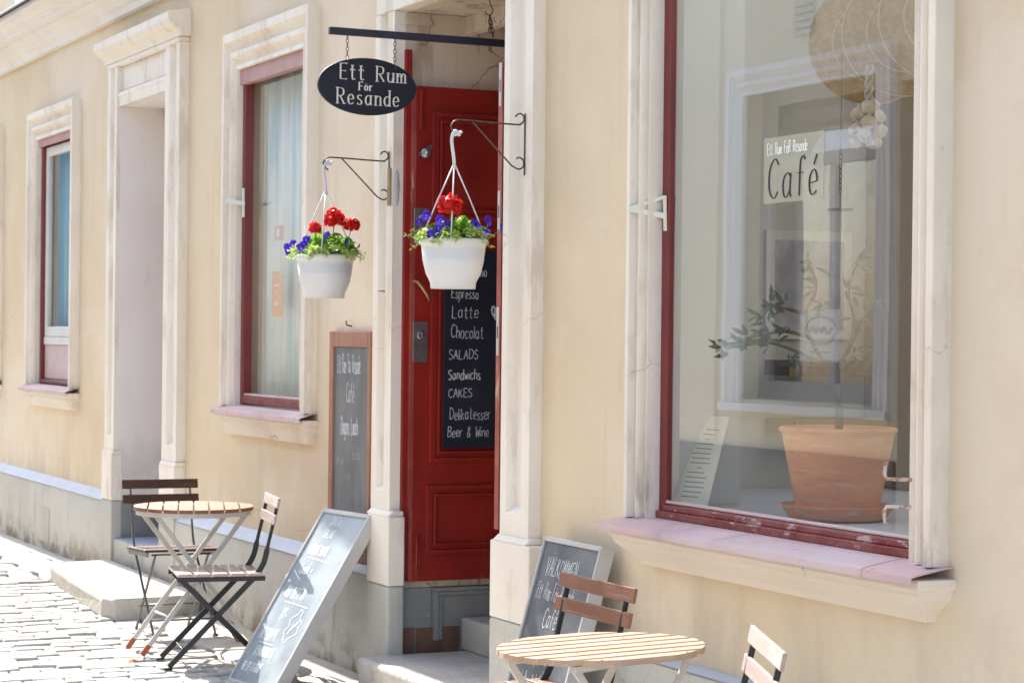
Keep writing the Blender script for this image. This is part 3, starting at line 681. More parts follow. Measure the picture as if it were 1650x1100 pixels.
# --- two-light window left of the door
w = make_window(W2, .155, .155, 'narrow window with pale curtain between the two doorways', (1.205, 1.178), 'house')
x0, x1, z0, z1 = W2
mb = MB(); window_frame(mb, x0, x1, z0 + .012, z1 - .03, .006, .05, .05, .035); mb.build('frame', 'red_frame', w, bevel=.005)
mb = MB(); mb.box(x0 + .002, x1 - .002, -.012, .03, z1 - .088, z1 - .002); mb.build('head_board', 'pink_board', w, bevel=.004)
mb = MB(); mb.box(x0 + .052, x1 - .052, .003, .03, z0 + .015, z0 + .055); mb.build('bottom_rail', 'red_peel', w, bevel=.004)
mb = MB(); mb.box(x0 + .052, x1 - .052, .012, .045, z0 + .057, z0 + .07); mb.build('glazing_bead', 'pink_sill', w, bevel=.003)
mb = MB(); mb.quad((x0 + .045, .05, z0 + .05), (x1 - .045, .05, z0 + .05), (x1 - .045, .05, z1 - .07), (x0 + .045, .05, z1 - .07)); mb.build('pane', 'old_glass', w)
mb = MB(); mb.bar((x0 + .055, -.002, 2.24), (x0 + .055, -.004, 2.40), .022, .01, (1, 0, 0)); mb.bar((x0 + .055, -.006, 2.315), (x0 - .01, -.085, 2.335), .024, .01, (0, 0, 1)); mb.bar((x0 + .055, -.004, 2.31), (x0 + .12, -.02, 2.315), .02, .01, (0, 0, 1)); mb.build('latch', 'off_white', w, bevel=.002)
def curtain(x0, x1, z0, z1, y, mk, amp, name, label, seed):
    mb = MB(); rnd = random.Random(seed); n = 90; v = []
    ph = [rnd.uniform(0, 6.3) for _ in range(3)]
    for j in range(2):
        for i in range(n):
            t = i / (n - 1); x = x0 + (x1 - x0) * t
            yy = y + amp * (math.sin(t * 38 + ph[0]) + .6 * math.sin(t * 61 + ph[1]) + .5 * math.sin(t * 17 + ph[2]))
            v.append((x, yy, z1 if j else z0))
    mb.add(v, [(i, i + 1, n + i + 1, n + i) for i in range(n - 1)], True)
    o = mb.build(name, mk); md = o.modifiers.new('thick', 'SOLIDIFY'); md.thickness = .002
    return tag(o, label, 'curtain')
curtain(-11.515, -10.465, 1.23, 3.04, .15, 'curtain', .014, 'curtain', 'pale curtain with reflections put into its teal streaks, hanging behind the window left of the cafe door', 4)
mb = MB(); mb.box(-11.17, -11.0, .062, .066, 1.69, 1.91); mb.box(-11.17, -11.06, .0621, .0659, 1.912, 1.935)
lf = mb.build('leaflet', 'orange_card'); tag(lf, 'orange leaflet behind the glass of the narrow curtained window', 'leaflet')
mb = MB(); pn = Pen(mb, (0, .061, 0), (1, 0, 0), (0, 0, 1), (0, -1, 0), .0004); pn.ribbon([(-11.13, 1.86), (-11.04, 1.86)], .012); pn.ribbon([(-11.115, 1.76), (-11.05, 1.76)], .02); pn.ribbon([(-11.085 + .038 * math.cos(t * .35), 1.80 + .03 * math.sin(t * .35)) for t in range(19)], .006)
mb.build('print', 'pale_card', lf)
mb = MB(); mb.box(-11.13, -11.0, .062, .066, 2.10, 2.18); o = mb.build('leaflet', 'pink_card'); tag(o, 'small pink framed leaflet high behind the curtained window glass', 'leaflet')
mb = MB(); pn = Pen(mb, (0, .061, 0), (1, 0, 0), (0, 0, 1), (0, -1, 0), .0004); pn.ribbon([(-11.07, 2.12), (-11.07, 2.16)], .05); mb.build('print', 'curtain', o)

# --- far left windows
w = make_window(W1, .165, .165, 'far narrow window with a white inner casement and pink panel', (1.205, 1.178), 'house')
x0, x1, z0, z1 = W1
mb = MB(); window_frame(mb, x0, x1, z0 + .012, z1, .010, .05, .05, .03); mb.build('frame', 'red_frame', w, bevel=.005)
mb = MB(); mb.box(x0 + .002, x1 - .002, -.012, .0095, z1 - .06, z1 - .002); mb.build('head_board', 'pink_board', w, bevel=.004)
mb = MB(); window_frame(mb, x0 + .051, x1 - .051, 1.56, z1 - .06, .035, .07, .035, .075); mb.box(x0 + .051, x1 - .051, .03, .075, 1.50, 1.558); mb.build('casement', 'white_paint', w, bevel=.005)
mb = MB(); mb.box(x0 + .051, x1 - .051, .04, .06, 1.245, 1.498); mb.build('lower_panel', 'pink_sill', w, bevel=.004)
mb = MB(); mb.quad((x0 + .11, .055, 1.62), (x1 - .11, .055, 1.62), (x1 - .11, .055, z1 - .12), (x0 + .11, .055, z1 - .12)); mb.build('pane', 'old_glass', w)
curtain(-16.32, -15.29, 1.45, 3.02, .15, 'blue_curtain', .012, 'curtain', 'added curtain, pale blue in place of a reflection, behind the far window with the white casement', 9)
w = make_window(W0, .165, .24, 'farthest window, cut by the left edge of the picture', (1.205, 1.178), 'house')
x0, x1, z0, z1 = W0
mb = MB(); window_frame(mb, x0, x1, z0 + .012, z1, .010, .05, .05, .03); mb.build('frame', 'red_frame', w, bevel=.005)
mb = MB(); mb.quad((x0 + .045, .05, z0 + .04), (x1 - .045, .05, z0 + .04), (x1 - .045, .05, z1 - .04), (x0 + .045, .05, z1 - .04)); mb.build('pane', 'old_glass', w)

# --- doorway helper: pilasters with a sunk panel strip, pedestals, reveals
def pilaster(mb, xa, xb, zb, zt, y0=-.058, m0=.30, m1=.24):
    """flat pilaster with a recessed vertical panel; m0 and m1 are margins as shares of the width"""
    w_ = xb - xa; a, b = xa + w_ * m0, xb - w_ * m1; pz = zb + .09
    d = .036
    mb.quad((xa, y0, zb), (a, y0, zb), (a, y0, zt), (xa, y0, zt)); mb.quad((b, y0, zb), (xb, y0, zb), (xb, y0, zt), (b, y0, zt))
    mb.quad((a, y0, zb), (b, y0, zb), (b, y0, pz), (a, y0, pz))
    a2, b2 = a + w_ * .07, b - w_ * .07; pz2 = pz + .03
    mb.quad((a, y0, pz), (b, y0, pz), (b2, y0 + d, pz2), (a2, y0 + d, pz2))
    mb.quad((a, y0, pz), (a2, y0 + d, pz2), (a2, y0 + d, zt), (a, y0, zt)); mb.quad((b, y0, pz), (b, y0, zt), (b2, y0 + d, zt), (b2, y0 + d, pz2))
    mb.quad((a2, y0 + d, pz2), (b2, y0 + d, pz2), (b2, y0 + d, zt), (a2, y0 + d, zt))
    mb.quad((xa, y0, zb), (xa, y0, zt), (xa, 0, zt), (xa, 0, zb)); mb.quad((xb, y0, zb), (xb, 0, zb), (xb, 0, zt), (xb, y0, zt))
    mb.quad((xa, y0, zb), (xb, y0, zb), (xb, 0, zb), (xa, 0, zb)); mb.quad((xa, y0, zt), (xb, y0, zt), (xb, 0, zt), (xa, 0, zt))

# --- blind doorway left of the curtained window
x0, x1, z0, z1 = ND
mb = MB()
pilaster(mb, x0 - .23, x0, .83, 3.33); pilaster(mb, x1, x1 + .30, .83, 3.33)
mb.box(x0 - .24, x0 + .006, -.072, 0, .50, .80); mb.prism([(0, .80), (-.072, .80), (-.058, .828), (0, .828)], 'x', x0 - .24, x0 + .006)
mb.box(x1 - .006, x1 + .31, -.072, 0, .50, .80); mb.prism([(0, .80), (-.072, .80), (-.058, .828), (0, .828)], 'x', x1 - .006, x1 + .31)
mb.prism([(0, 3.072), (-.044, 3.072), (-.046, 3.13), (-.052, 3.135), (-.052, 3.155), (-.02, 3.175), (0, 3.175)], 'x', x0 + .001, x1 - .001)
mb.box(x0 + .001, x1 - .001, -.022, 0, 3.176, 3.33)
mb.prism([(0, 3.332), (-.060, 3.332), (-.064, 3.345), (-.064, 3.36), (0, 3.36)], 'x', x0 - .235, x1 + .305)
mb.prism([(0, 3.362), (-.068, 3.362), (-.072, 3.385), (-.085, 3.40), (-.12, 3.42), (-.14, 3.445), (-.145, 3.455), (-.145, 3.50), (0, 3.53)], 'x', x0 - .28, x1 + .345)
dw = mb.build('doorway', 'trim', B, bevel=.006); dw['label'] = 'deep blind doorway with an entablature above, left of the curtained window'
for a, b in ((x0 - .24, x0 + .006), (x1 - .006, x1 + .31)):
    mb = MB(); mb.box(a, b, -.071, 0, -.03, .498); mb.build('pedestal_base', 'plinth', dw, bevel=.008)
mb = MB()
mb.box(x0 - .12, x0 + .001, -.03, 1.2, .50, 3.072); mb.box(x1 - .001, x1 + .12, -.03, 1.2, .50, 3.072); mb.box(x0, x1, -.03, 1.2, 3.0725, 3.13)
mb.build('reveal', 'reveal', dw)
for a, b in ((x0 - .12, x0 + .004), (x1 - .004, x1 + .12)):
    mb = MB(); mb.box(a, b, -.031, 1.2, .10, .499); mb.build('dado', 'grey_dado', dw)
mb = MB(); mb.box(x0 - .0, x1, -.05, 1.2, -.03, .252); mb.build('threshold', 'plinth', dw, bevel=.01)
mb = MB(); mb.quad((x0 + .006, -.04, .2545), (x1 - .006, -.04, .2545), (x1 - .006, 1.1, .2545), (x0 + .006, 1.1, .2545)); mb.build('threshold_slab', 'ledge', dw)  # thin top sheet with the same painted skylight tint
mb = MB(); mb.box(x0, x1, 1.0, 1.06, .26, 3.07); mb.box(x0 + .1, x1 - .1, .985, 1.0, .4, 1.2); mb.box(x0 + .1, x1 - .1, .985, 1.0, 1.35, 2.9); mb.build('inner_door', 'red', dw, bevel=.008)

# --- cafe doorway
x0, x1, z0, z1 = MD
mb = MB()
pilaster(mb, -9.40, x0, .80, 3.075, -.055, .26, .34); pilaster(mb, x1, -7.72, .80, 3.075, -.055, .20, .26)
mb.box(-9.375, -9.115, -.082, 0, .462, .775); mb.prism([(0, .775), (-.082, .775), (-.055, .80), (0, .80)], 'x', -9.395, -9.13)
mb.box(-8.02, -7.655, -.082, 0, .462, .775); mb.prism([(0, .775), (-.082, .775), (-.055, .80), (0, .80)], 'x', -8.0, -7.70)
mb.box(-9.40, -7.72, -.054, 0, 3.077, 3.27); mb.prism([(0, 3.272), (-.062, 3.272), (-.09, 3.31), (-.14, 3.33), (-.15, 3.37), (0, 3.40)], 'x', -9.48, -7.64)
dw = mb.build('doorway', 'trim', B, bevel=.006); dw['label'] = 'cafe doorway framed by panelled white pilasters on grey bases'
for a, b in ((-9.377, -9.113), (-8.022, -7.653)):
    mb = MB(); mb.box(a, b, -.083, 0, -.03, .460); mb.build('pedestal_base', 'plinth', dw, bevel=.012)
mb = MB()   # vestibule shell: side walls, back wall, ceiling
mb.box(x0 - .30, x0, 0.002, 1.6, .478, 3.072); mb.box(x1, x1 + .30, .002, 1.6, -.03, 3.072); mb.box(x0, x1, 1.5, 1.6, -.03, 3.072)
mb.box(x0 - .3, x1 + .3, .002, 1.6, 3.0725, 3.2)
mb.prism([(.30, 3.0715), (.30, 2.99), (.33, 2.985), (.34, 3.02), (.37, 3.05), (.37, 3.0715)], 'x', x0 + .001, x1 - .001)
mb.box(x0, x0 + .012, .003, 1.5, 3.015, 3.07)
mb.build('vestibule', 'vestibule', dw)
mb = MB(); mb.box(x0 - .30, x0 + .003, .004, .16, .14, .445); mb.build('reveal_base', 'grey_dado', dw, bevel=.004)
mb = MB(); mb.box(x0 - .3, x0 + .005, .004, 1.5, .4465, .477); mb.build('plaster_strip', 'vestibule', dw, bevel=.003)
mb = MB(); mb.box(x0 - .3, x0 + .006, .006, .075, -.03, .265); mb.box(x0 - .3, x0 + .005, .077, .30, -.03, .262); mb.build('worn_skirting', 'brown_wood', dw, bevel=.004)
mb = MB(); mb.box(x0 - .30, x0 + .001, .161, 1.5, .14, .444)
mb.box(x0, x0 + .02, .165, 1.45, .425, .443); mb.box(x0, x0 + .02, .165, .19, .20, .4245); mb.box(x0, x0 + .013, .19, 1.45, .405, .4245); mb.box(x0, x0 + .013, .1905, .21, .20, .4045)
mb.build('wainscot', 'grey_dado', dw, bevel=.004)
mb = MB(); mb.prism([(-.215, -.03), (-.225, .14), (-.21, .152), (1.5, .152), (1.5, -.03)], 'x', -9.125, -8.03); o = mb.build('lower_step', 'step_stone', dw, bevel=.012)
mb = MB(); mb.box(x0 + .007, x1, .305, 1.5, .1525, .30); mb.build('upper_step', 'step_stone', dw, bevel=.01)
mb = MB(); mb.box(x0 - .03, x0 + .02, -.005, .028, .477, 2.9); mb.box(x1 - .02, x1 + .03, -.005, .028, .777, 2.9); mb.build('door_frame', 'red', dw, bevel=.004)

def panel(mb, x, ya, yb, za, zb, dirn, m=.028):
    """raised-and-sunk moulding on a door face lying in a plane of constant x"""
    for (i, w_, h_) in ((0, .022, .014), (1, .014, .008), (2, .014, .016)):
        o_ = (0, .0225, .037)[i]
        a, b, c, d = ya + o_, yb - o_, za + o_, zb - o_
        x1_ = x + dirn * h_; xa_, xb_ = min(x - dirn * .002, x1_), max(x - dirn * .002, x1_)
        mb.box(xa_, xb_, a, a + w_, c, d); mb.box(xa_, xb_, b - w_, b, c, d)
        mb.box(xa_, xb_, a + w_ + .0002, b - w_ - .0002, c + .0003, c + w_); mb.box(xa_, xb_, a + w_ + .0002, b - w_ - .0002, d - w_, d - .0003)
# left leaf folded back against the reveal; its inner face shows
FX = -9.128
mb = MB(); mb.box(FX - .038, FX, .030, .60, .478, 2.735); panel(mb, FX, .118, .54, 1.02, 2.10, 1); panel(mb, FX, .118, .54, 2.13, 2.62, 1); panel(mb, FX, .105, .54, .60, .915, 1)
leaf = mb.build('door_leaf', 'red', B, bevel=.003); leaf['label'] = 'dark red panelled door leaf folded open on the left, with two locks'
mb = MB(); mb.box(FX - .036, FX + .0015, .024, .0298, .48, 2.73); mb.box(FX + .0004, FX + .0016, .0302, .041, .481, 2.729); mb.build('worn_edge', 'red_worn', leaf)
def lock(z, h, n='lock_plate'):
    mb = MB(); mb.box(FX, FX + .006, .032, .106, z - h / 2, z + h / 2); p = mb.build(n, 'steel', leaf, bevel=.004)
    mb = MB(); mb.T = Matrix.Translation((FX + .006, .071, z + .03)) @ Matrix.Rotation(R(90), 4, 'Y'); mb.lathe([(.021, 0), (.021, .008), (.017, .012), (.016, .012)], n=24); mb.T = None
    mb.obox((FX + .022, .071, z + .03), (0, 1, 0), (0, 0, 1), (1, 0, 0), .007, .028, .01); mb.build('thumb_turn', 'knob_metal', leaf, bevel=.002)
lock(1.57, .185); lock(2.10, .16)
mb = MB(); mb.tube([(FX + .006, .036, 1.845), (FX + .035, .04, 1.842), (FX + .045, .06, 1.815), (FX + .045, .085, 1.782), (FX + .035, .10, 1.76), (FX + .006, .105, 1.755)], .0075, 8); mb.lathe([(.013, 0), (.013, .006)], (FX + .012, .037, 1.842), 12); mb.build('handle', 'brass', leaf)
mb = MB(); mb.T = Matrix.Translation((FX, .085, 2.425)) @ Matrix.Rotation(R(90), 4, 'Y') @ Matrix.Rotation(R(20), 4, 'X'); mb.lathe([(.022, 0), (.022, .006), (.010, .01), (.009, .035), (.02, .042), (.025, .055), (.02, .07), (.008, .074)], n=20)
mb.T = Matrix.Translation((FX + .004, .085, 2.44)) @ Matrix.Rotation(R(35), 4, 'X'); mb.box(-.003, .005, -.04, .04, -.011, .011); mb.T = None; mb.build('knob', 'knob_metal', leaf)
for z in (2.625, .60):
    mb = MB(); mb.box(FX, FX + .004, .036, .082, z - .10, z + .10); mb.box(FX + .004, FX + .016, .048, .070, z + .045, z + .075); mb.box(FX + .004, FX + .016, .048, .070, z - .06, z - .035)
    mb.tube([(FX + .012, .059, z - .09), (FX + .012, .059, z + .09)], .006, 8); mb.build('flush_bolt', 'red', leaf, bevel=.002)
# right leaf seen edge on
mb = MB(); mb.box(-8.165, -8.125, .006, .56, .80, 2.735); l2 = mb.build('door_leaf', 'red', B, bevel=.003); l2['label'] = 'second red door leaf, only its pink worn edge showing at the right'
mb = MB(); mb.box(-8.1652, -8.1248, .0035, .0056, .802, 2.733); mb.build('worn_edge', 'red_worn', l2)
for z, h in ((1.62, .20), (2.12, .16), (2.64, .18)):
    mb = MB(); mb.box(-8.159, -8.136, .0015, .0033, z - h / 2, z + h / 2); p = mb.build('strike_plate', 'board_white', l2)
    mb = MB(); mb.box(-8.152, -8.143, .0008, .0014, z - .03, z + .02); mb.build('keeper_slot', 'chair_steel_black', l2)

# --- white gas-pipe like marks: small iron hooks on the pilaster
mb = MB(); mb.tube([(-9.26, -.05, 1.80), (-9.26, -.085, 1.80), (-9.19, -.09, 1.80)], .0025, 6); mb.build('wall_pin', 'wire', B)
mb = MB(); mb.box(-9.215, -9.185, -.066, -.056, 2.19, 2.36); mb.build('wooden_patch', 'shelf_tan', B, bevel=.003)
mb = MB(); mb.T = Matrix.Translation((-9.172, -.036, 2.27)) @ Matrix.Diagonal((.35, .6, 1.2, 1)); mb.lathe([(.001, -.08), (.02, -.05), (.026, 0), (.02, .05), (.001, .08)], n=14); mb.T = None; mb.build('plaster_scar', 'opp_grey', B)
mb = MB(); mb.tube([(-9.80, -.004, 1.64), (-9.80, -.03, 1.645), (-9.80, -.034, 1.665)], .004, 6); mb.build('picture_hook', 'wire', B)

# ================================================================== SIGN, CHAIN
mb = MB(); mb.box(-8.612, -8.588, -.585, .62, 2.862, 2.893); mb.box(-8.66, -8.54, .60, .622, 2.82, 2.94)
br = mb.build('sign_bar', 'black_iron', None, bevel=.003); tag(br, 'dark iron bar reaching out of the doorway above the oval sign', 'sign bar')
sg = thing('hanging_sign', 'oval black sign lettered Ett Rum För Resande hanging over the pavement', 'sign', (-8.6, -.41, 2.53))
mb = MB(); mb.T = Matrix.Translation((0, 0, .121)); n = 64; a, b_ = .224, .121
ring = [(math.cos(2 * math.pi * k / n), math.sin(2 * math.pi * k / n)) for k in range(n)]
def oval(mb, sx, x, y_s): return [(x, p[0] * a * y_s, p[1] * b_ * y_s) for p in ring]
v = oval(mb, 1, -.009, .985) + oval(mb, 1, -.006, 1) + oval(mb, 1, .006, 1) + oval(mb, 1, .009, .985)
f = [tuple(range(n - 1, -1, -1)), tuple(range(3 * n, 4 * n))]
for r_ in range(3): f += [(r_ * n + k, r_ * n + (k + 1) % n, (r_ + 1) * n + (k + 1) % n, (r_ + 1) * n + k) for k in range(n)]
mb.add(v, f); mb.T = None
mb.build('board', 'sign_board', sg)
mb = MB(); pn = Pen(mb, (.009, 0, .121), (0, 1, 0), (0, 0, 1), (1, 0, 0), .0006)
kw = dict(w=.005, asp=.82, nib=(.0024, .0074), gap=.20, serif=.0075)
pn.text('Ett', -.125, .026, .066, **kw); pn.text('Rum', .040, .024, .064, **dict(kw, asp=.92))
pn.text('För', -.040, -.017, .034, w=.004, asp=.85, nib=(.0028, .0065), gap=.22, serif=.005)
pn.text('Resande', -.138, -.078, .066, **dict(kw, asp=.84))
mb.build('lettering', 'letter', sg)
def chain(mb, p0, p1, link=.020, r=.0016, w_=.0062):
    p0, p1 = Vector(p0), Vector(p1); d = p1 - p0; L = d.length; d.normalize(); n_ = max(1, round(L / (link * .78)))
    s1 = d.cross(Vector((1, 0, 0)) if abs(d.x) < .9 else Vector((0, 1, 0))).normalized(); s2 = d.cross(s1)
    for i in range(n_):
        c = p0 + d * (L * (i + .5) / n_); sd = s1 if i % 2 else s2
        mb.tube([c + d * (link / 2 * math.sin(t)) + sd * (w_ * math.cos(t)) for t in [2 * math.pi * k / 12 for k in range(12)]], r, 5, closed=True)
for y in (-.092, .124):
    mb = MB(); chain(mb, (0, y, .334), (0, y, .233 if y < 0 else .222)); mb.build('chain', 'rust_chain', sg)
for y, z in ((-.092, .222), (.124, .212)): mb = MB(); mb.tube([(.0, y, z + .012), (.011, y, z + .006), (.0115, y, z - .008)], .0018, 5); mb.lathe([(.004, -.003), (.004, .003)], (.0095, y, z - .008), 8); mb.build('eyelet', 'wire', sg)
mb = MB(); hx, hy, hz = -8.6, .155, 3.07
mb.tube([(hx, hy, hz), (hx, hy + .004, hz - .02), (hx, hy + .016, hz - .045), (hx, hy + .018, hz - .06), (hx, hy + .006, hz - .075), (hx, hy - .010, hz - .072), (hx, hy - .02, hz - .06)], .0028, 7)
ch = mb.build('ceiling_hook', 'rust_chain'); tag(ch, 'small rusty hook with a loose chain under the doorway ceiling', 'hook')
mb = MB(); chain(mb, (hx, hy + .004, hz - .074), (hx, hy + .006, hz - .15), .026, .0022, .007); mb.build('chain', 'rust_chain', ch); mb = MB(); chain(mb, (hx, hy + .006, hz - .08), (hx, hy + .022, hz - .165), .024, .0022, .007); mb.build('chain', 'rust_chain', ch)

# ================================================================== HANGING BASKETS
def wire_bracket(x, z, label):
    t = thing('plant_bracket', label, 'bracket', (x, -.055, z), 0, 'wire plant brackets beside the cafe door')
    mb = MB(); mb.box(-.004, .004, -.0045, -.0005, -.125, .12); mb.build('back_strap', 'wire', t)
    mb = MB(); L = -.262
    def curl(cz, s):   # scroll at the wall end
        return [(0, -.004 - .032 + .030 * math.cos(a) - .0, cz + s * .022 - s * .022 * math.cos(a * 1.0) * 1 if False else cz + .022 * math.sin(a)) for a in [k * .3 for k in range(0, 10)]]
    arm = [(0, L - .035, .022), (0, L - .052, .036), (0, L - .060, .052), (0, L - .052, .068), (0, L - .035, .078), (0, L, .080), (0, -.05, .074), (0, -.02, .078), (0, -.007, .092), (0, -.008, .108), (0, -.02, .118), (0, -.036, .114), (0, -.044, .104)]
    mb.tube(spline3(arm), .0036, 7); mb.build('arm', 'wire', t)
    mb = MB(); st = [(0, L + .03, .077), (0, -.06, -.088), (0, -.03, -.102), (0, -.010, -.094), (0, -.006, -.074), (0, -.014, -.060), (0, -.030, -.056), (0, -.038, -.062)]
    mb.tube([st[0]] + spline3(st[1:]), .0034, 7); mb.build('strut', 'wire', t)
    return t
def spline3(p, n=4):
    q = [p[0]] + list(p) + [p[-1]]; out = []
    for i in range(1, len(q) - 2):
        for k in range(n):
            t = k / n; A, B_, C_, D_ = q[i - 1], q[i], q[i + 1], q[i + 2]
            out.append(tuple(.5 * ((2 * B_[j]) + (-A[j] + C_[j]) * t + (2 * A[j] - 5 * B_[j] + 4 * C_[j] - D_[j]) * t * t + (-A[j] + 3 * B_[j] - 3 * C_[j] + D_[j]) * t ** 3) for j in range(3)))
    out.append(tuple(p[-1])); return out
def leaf_disc(mb, c, nrm, r, rnd, lobes=5):
    nrm = Vector(nrm).normalized(); a = nrm.orthogonal().normalized(); b = nrm.cross(a); n = 11; th0 = rnd.uniform(0, 6.28)
    a, b = a * math.cos(th0) + b * math.sin(th0), b * math.cos(th0) - a * math.sin(th0)
    v = [Vector(c) - nrm * r * .18]
    for k in range(n):
        t = 2 * math.pi * k / n; rr = r * (1 + .13 * math.cos(lobes * t)) * (.35 if k == 0 else 1)
        v.append(Vector(c) + (a * math.cos(t) + b * math.sin(t)) * rr + nrm * rnd.uniform(-.12, .12) * r)
    mb.add(v, [(0, 1 + k, 1 + (k + 1) % n) for k in range(n)], False)
def oval_leaf(mb, c, d, nrm, l, w_):
    d = Vector(d).normalized(); nrm = Vector(nrm); s = d.cross(nrm).normalized(); nrm = s.cross(d)
    c = Vector(c)
    v = [c, c + d * l * .3 + s * w_ * .45 + nrm * .1 * w_, c + d * l * .7 + s * w_ * .4 + nrm * .05 * w_, c + d * l - nrm * .15 * l, c + d * l * .7 - s * w_ * .4 + nrm * .05 * w_, c + d * l * .3 - s * w_ * .45 + nrm * .1 * w_, c + d * l * .5 - nrm * .12 * w_]
    mb.add(v, [(0, 1, 6), (1, 2, 6), (2, 3, 6), (3, 4, 6), (4, 5, 6), (5, 0, 6)])
# picture-facing axes for arranging flowers round a pot: a = along the pavement towards the wall, b = towards the viewer
def flower_pot(name, label, loc, seed, geraniums, pansies, tall):
    rnd = random.Random(seed)
    t = thing(name, label, 'flower pot', loc, 0, 'white hanging flower pots beside the cafe door')
    mb = MB()
    mb.lathe([(.082, 0), (.088, .0), (.090, .024), (.094, .032), (.108, .06), (.118, .10), (.1215, .118), (.1205, .120), (.125, .150), (.124, .152), (.128, .172), (.134, .174), (.136, .178), (.136, .192), (.132, .194), (.122, .19), (.118, .165), (.10, .16), (.002, .158)], n=48)
    mb.build('pot', 'pot_white', t)
    mb = MB(); mb.lathe([(.118, .15), (.118, .168), (.08, .175), (.002, .178)], n=24); mb.build('soil', 'soil', t)
    top = .478
    mb = MB()
    for an in (232, 76, -28):
        a = R(an); mb.tube([(.131 * math.cos(a), .131 * math.sin(a), .184), (.128 * math.cos(a), .128 * math.sin(a), .20), (.062 * math.cos(a), .062 * math.sin(a), .355), (.006 * math.cos(a), .006 * math.sin(a), top)], .0028, 6)
    mb.tube(spline3([(0, 0, top - .012), (.0, 0, top), (.0, -.002, top + .03), (0, -.008, top + .07), (0, -.012, top + .11), (0, 0, top + .138), (0, .014, top + .134), (0, .020, top + .120)]), [.007] * 29, 8)
    mb.lathe([(.009, 0), (.009, .01)], (0, 0, top - .006), 12); mb.obox((0, .014, top + .13), (0, 1, .5), (0, -.5, 1), (1, 0, 0), .035, .01, .012)
    mb.build('hanger', 'pot_white', t)
    mb = MB()
    for i in range(130):                                     # big round geranium leaves
        an = rnd.uniform(0, 6.283); rr = .112 * math.sqrt(rnd.random()); x, y = rr * math.cos(an), rr * math.sin(an)
        h = .205 + rnd.random() * tall * (1 - (rr / .15) ** 2) + .0
        c = (x * 1.05 + tallshift[0], y * 1.05 + tallshift[1], h)
        nr = Vector((x * 6 + rnd.uniform(-.6, .6), y * 6 + rnd.uniform(-.6, .6), rnd.uniform(.3, 1.1)))
        leaf_disc(mb, c, nr, rnd.uniform(.014, .025), rnd)
    mb.build('foliage', 'leaf', t)
    mb = MB()
    for s_ in range(30):                                     # trailing light sprays round the rim
        an = rnd.uniform(0, 6.283); L = rnd.uniform(.045, .095); base = Vector((.085 * math.cos(an), .085 * math.sin(an), .19)); out = Vector((math.cos(an), math.sin(an), 0))
        lift = rnd.uniform(.7, 1.35); pts = []
        for k in range(7):
            q = k / 6; pts.append(base + out * L * q + Vector((0, 0, L * (lift * q - 1.05 * q * q))))
        mb.tube(pts, .0012, 4)
        for k in range(1, 7):
            for _ in range(5):
                d = Vector((rnd.uniform(-1, 1), rnd.uniform(-1, 1), rnd.uniform(-.4, .8))) + out * .4
                oval_leaf(mb, pts[k] + Vector((rnd.uniform(-.01, .01), rnd.uniform(-.01, .01), rnd.uniform(-.004, .012))), d, (rnd.uniform(-.5, .5), rnd.uniform(-.5, .5), 1), rnd.uniform(.012, .021), rnd.uniform(.008, .012))
    mb.build('trailing_sprays', 'leaf_light', t)
    for (x, y, z, r) in geraniums:
        mb = MB(); c = Vector((x, y, z)); st = MB()
        st.tube([(x * .5, y * .5, .2), (x * .9, y * .9, z - r * 1.6), (x, y, z - r * .3)], .0022, 5); st.build('flower_stalk', 'leaf', t)
        for i in range(int(130 * (r / .03) ** 1.6)):
            d = Vector((rnd.gauss(0, 1), rnd.gauss(0, 1), rnd.gauss(.1, .9))).normalized()
            if d.z < -.55: continue
            p = c + d * r * rnd.choice((rnd.uniform(.6, .95), rnd.uniform(.85, 1.12)))
            leaf_disc(mb, p, d + Vector((rnd.uniform(-.5, .5), rnd.uniform(-.5, .5), rnd.uniform(-.5, .5))), rnd.uniform(.0065, .0125), rnd, 4)
        mb.build('geranium_flower', 'petal_red', t)
    for (x, y, z, fa) in pansies:
        c = Vector((x, y, z)); nr = Vector(fa).normalized(); a = Vector((0, 0, 1)) - nr * nr.z; a.normalize(); b = nr.cross(a)
        st = MB(); st.tube([(x * .7, y * .7, .19), (x * .95, y * .95, (z + .2) / 2 + .01), (c - nr * .004)[:]], .0012, 4); st.build('flower_stalk', 'leaf_light', t)
        mb = MB(); mb.slot = 0; s_ = rnd.uniform(.85, 1.1)
        for (an, rr, dd) in ((55, .0105, .0105), (125, .0105, .0105), (0, .0095, .0095), (180, .0095, .0095), (270, .0125, .010)):
            d = a * math.sin(R(an)) + b * math.cos(R(an))
            leaf_disc(mb, c + d * dd * s_ + nr * rnd.uniform(-.001, .002), nr + d * .35 + Vector((rnd.uniform(-.2, .2),) * 3), rr * s_, rnd, 3)
        mb.slot = 1; leaf_disc(mb, c + nr * .0035, nr, .0026, rnd)
        mb.build('pansy_flower', ['petal_blue', 'petal_eye'], t)
    return t
tallshift = (0, .012)
V_ = (.88, -.47, .1)
wire_bracket(-7.785, 2.365, 'black wire plant bracket screwed to the right pilaster, holding the nearer pot')
wire_bracket(-9.215, 2.318, 'black wire plant bracket on the left pilaster, holding the farther pot')
def A_(a, b, z): return (a * .43 + b * .9, a * .9 - b * .43, z)     # a: across the picture, b: towards the viewer
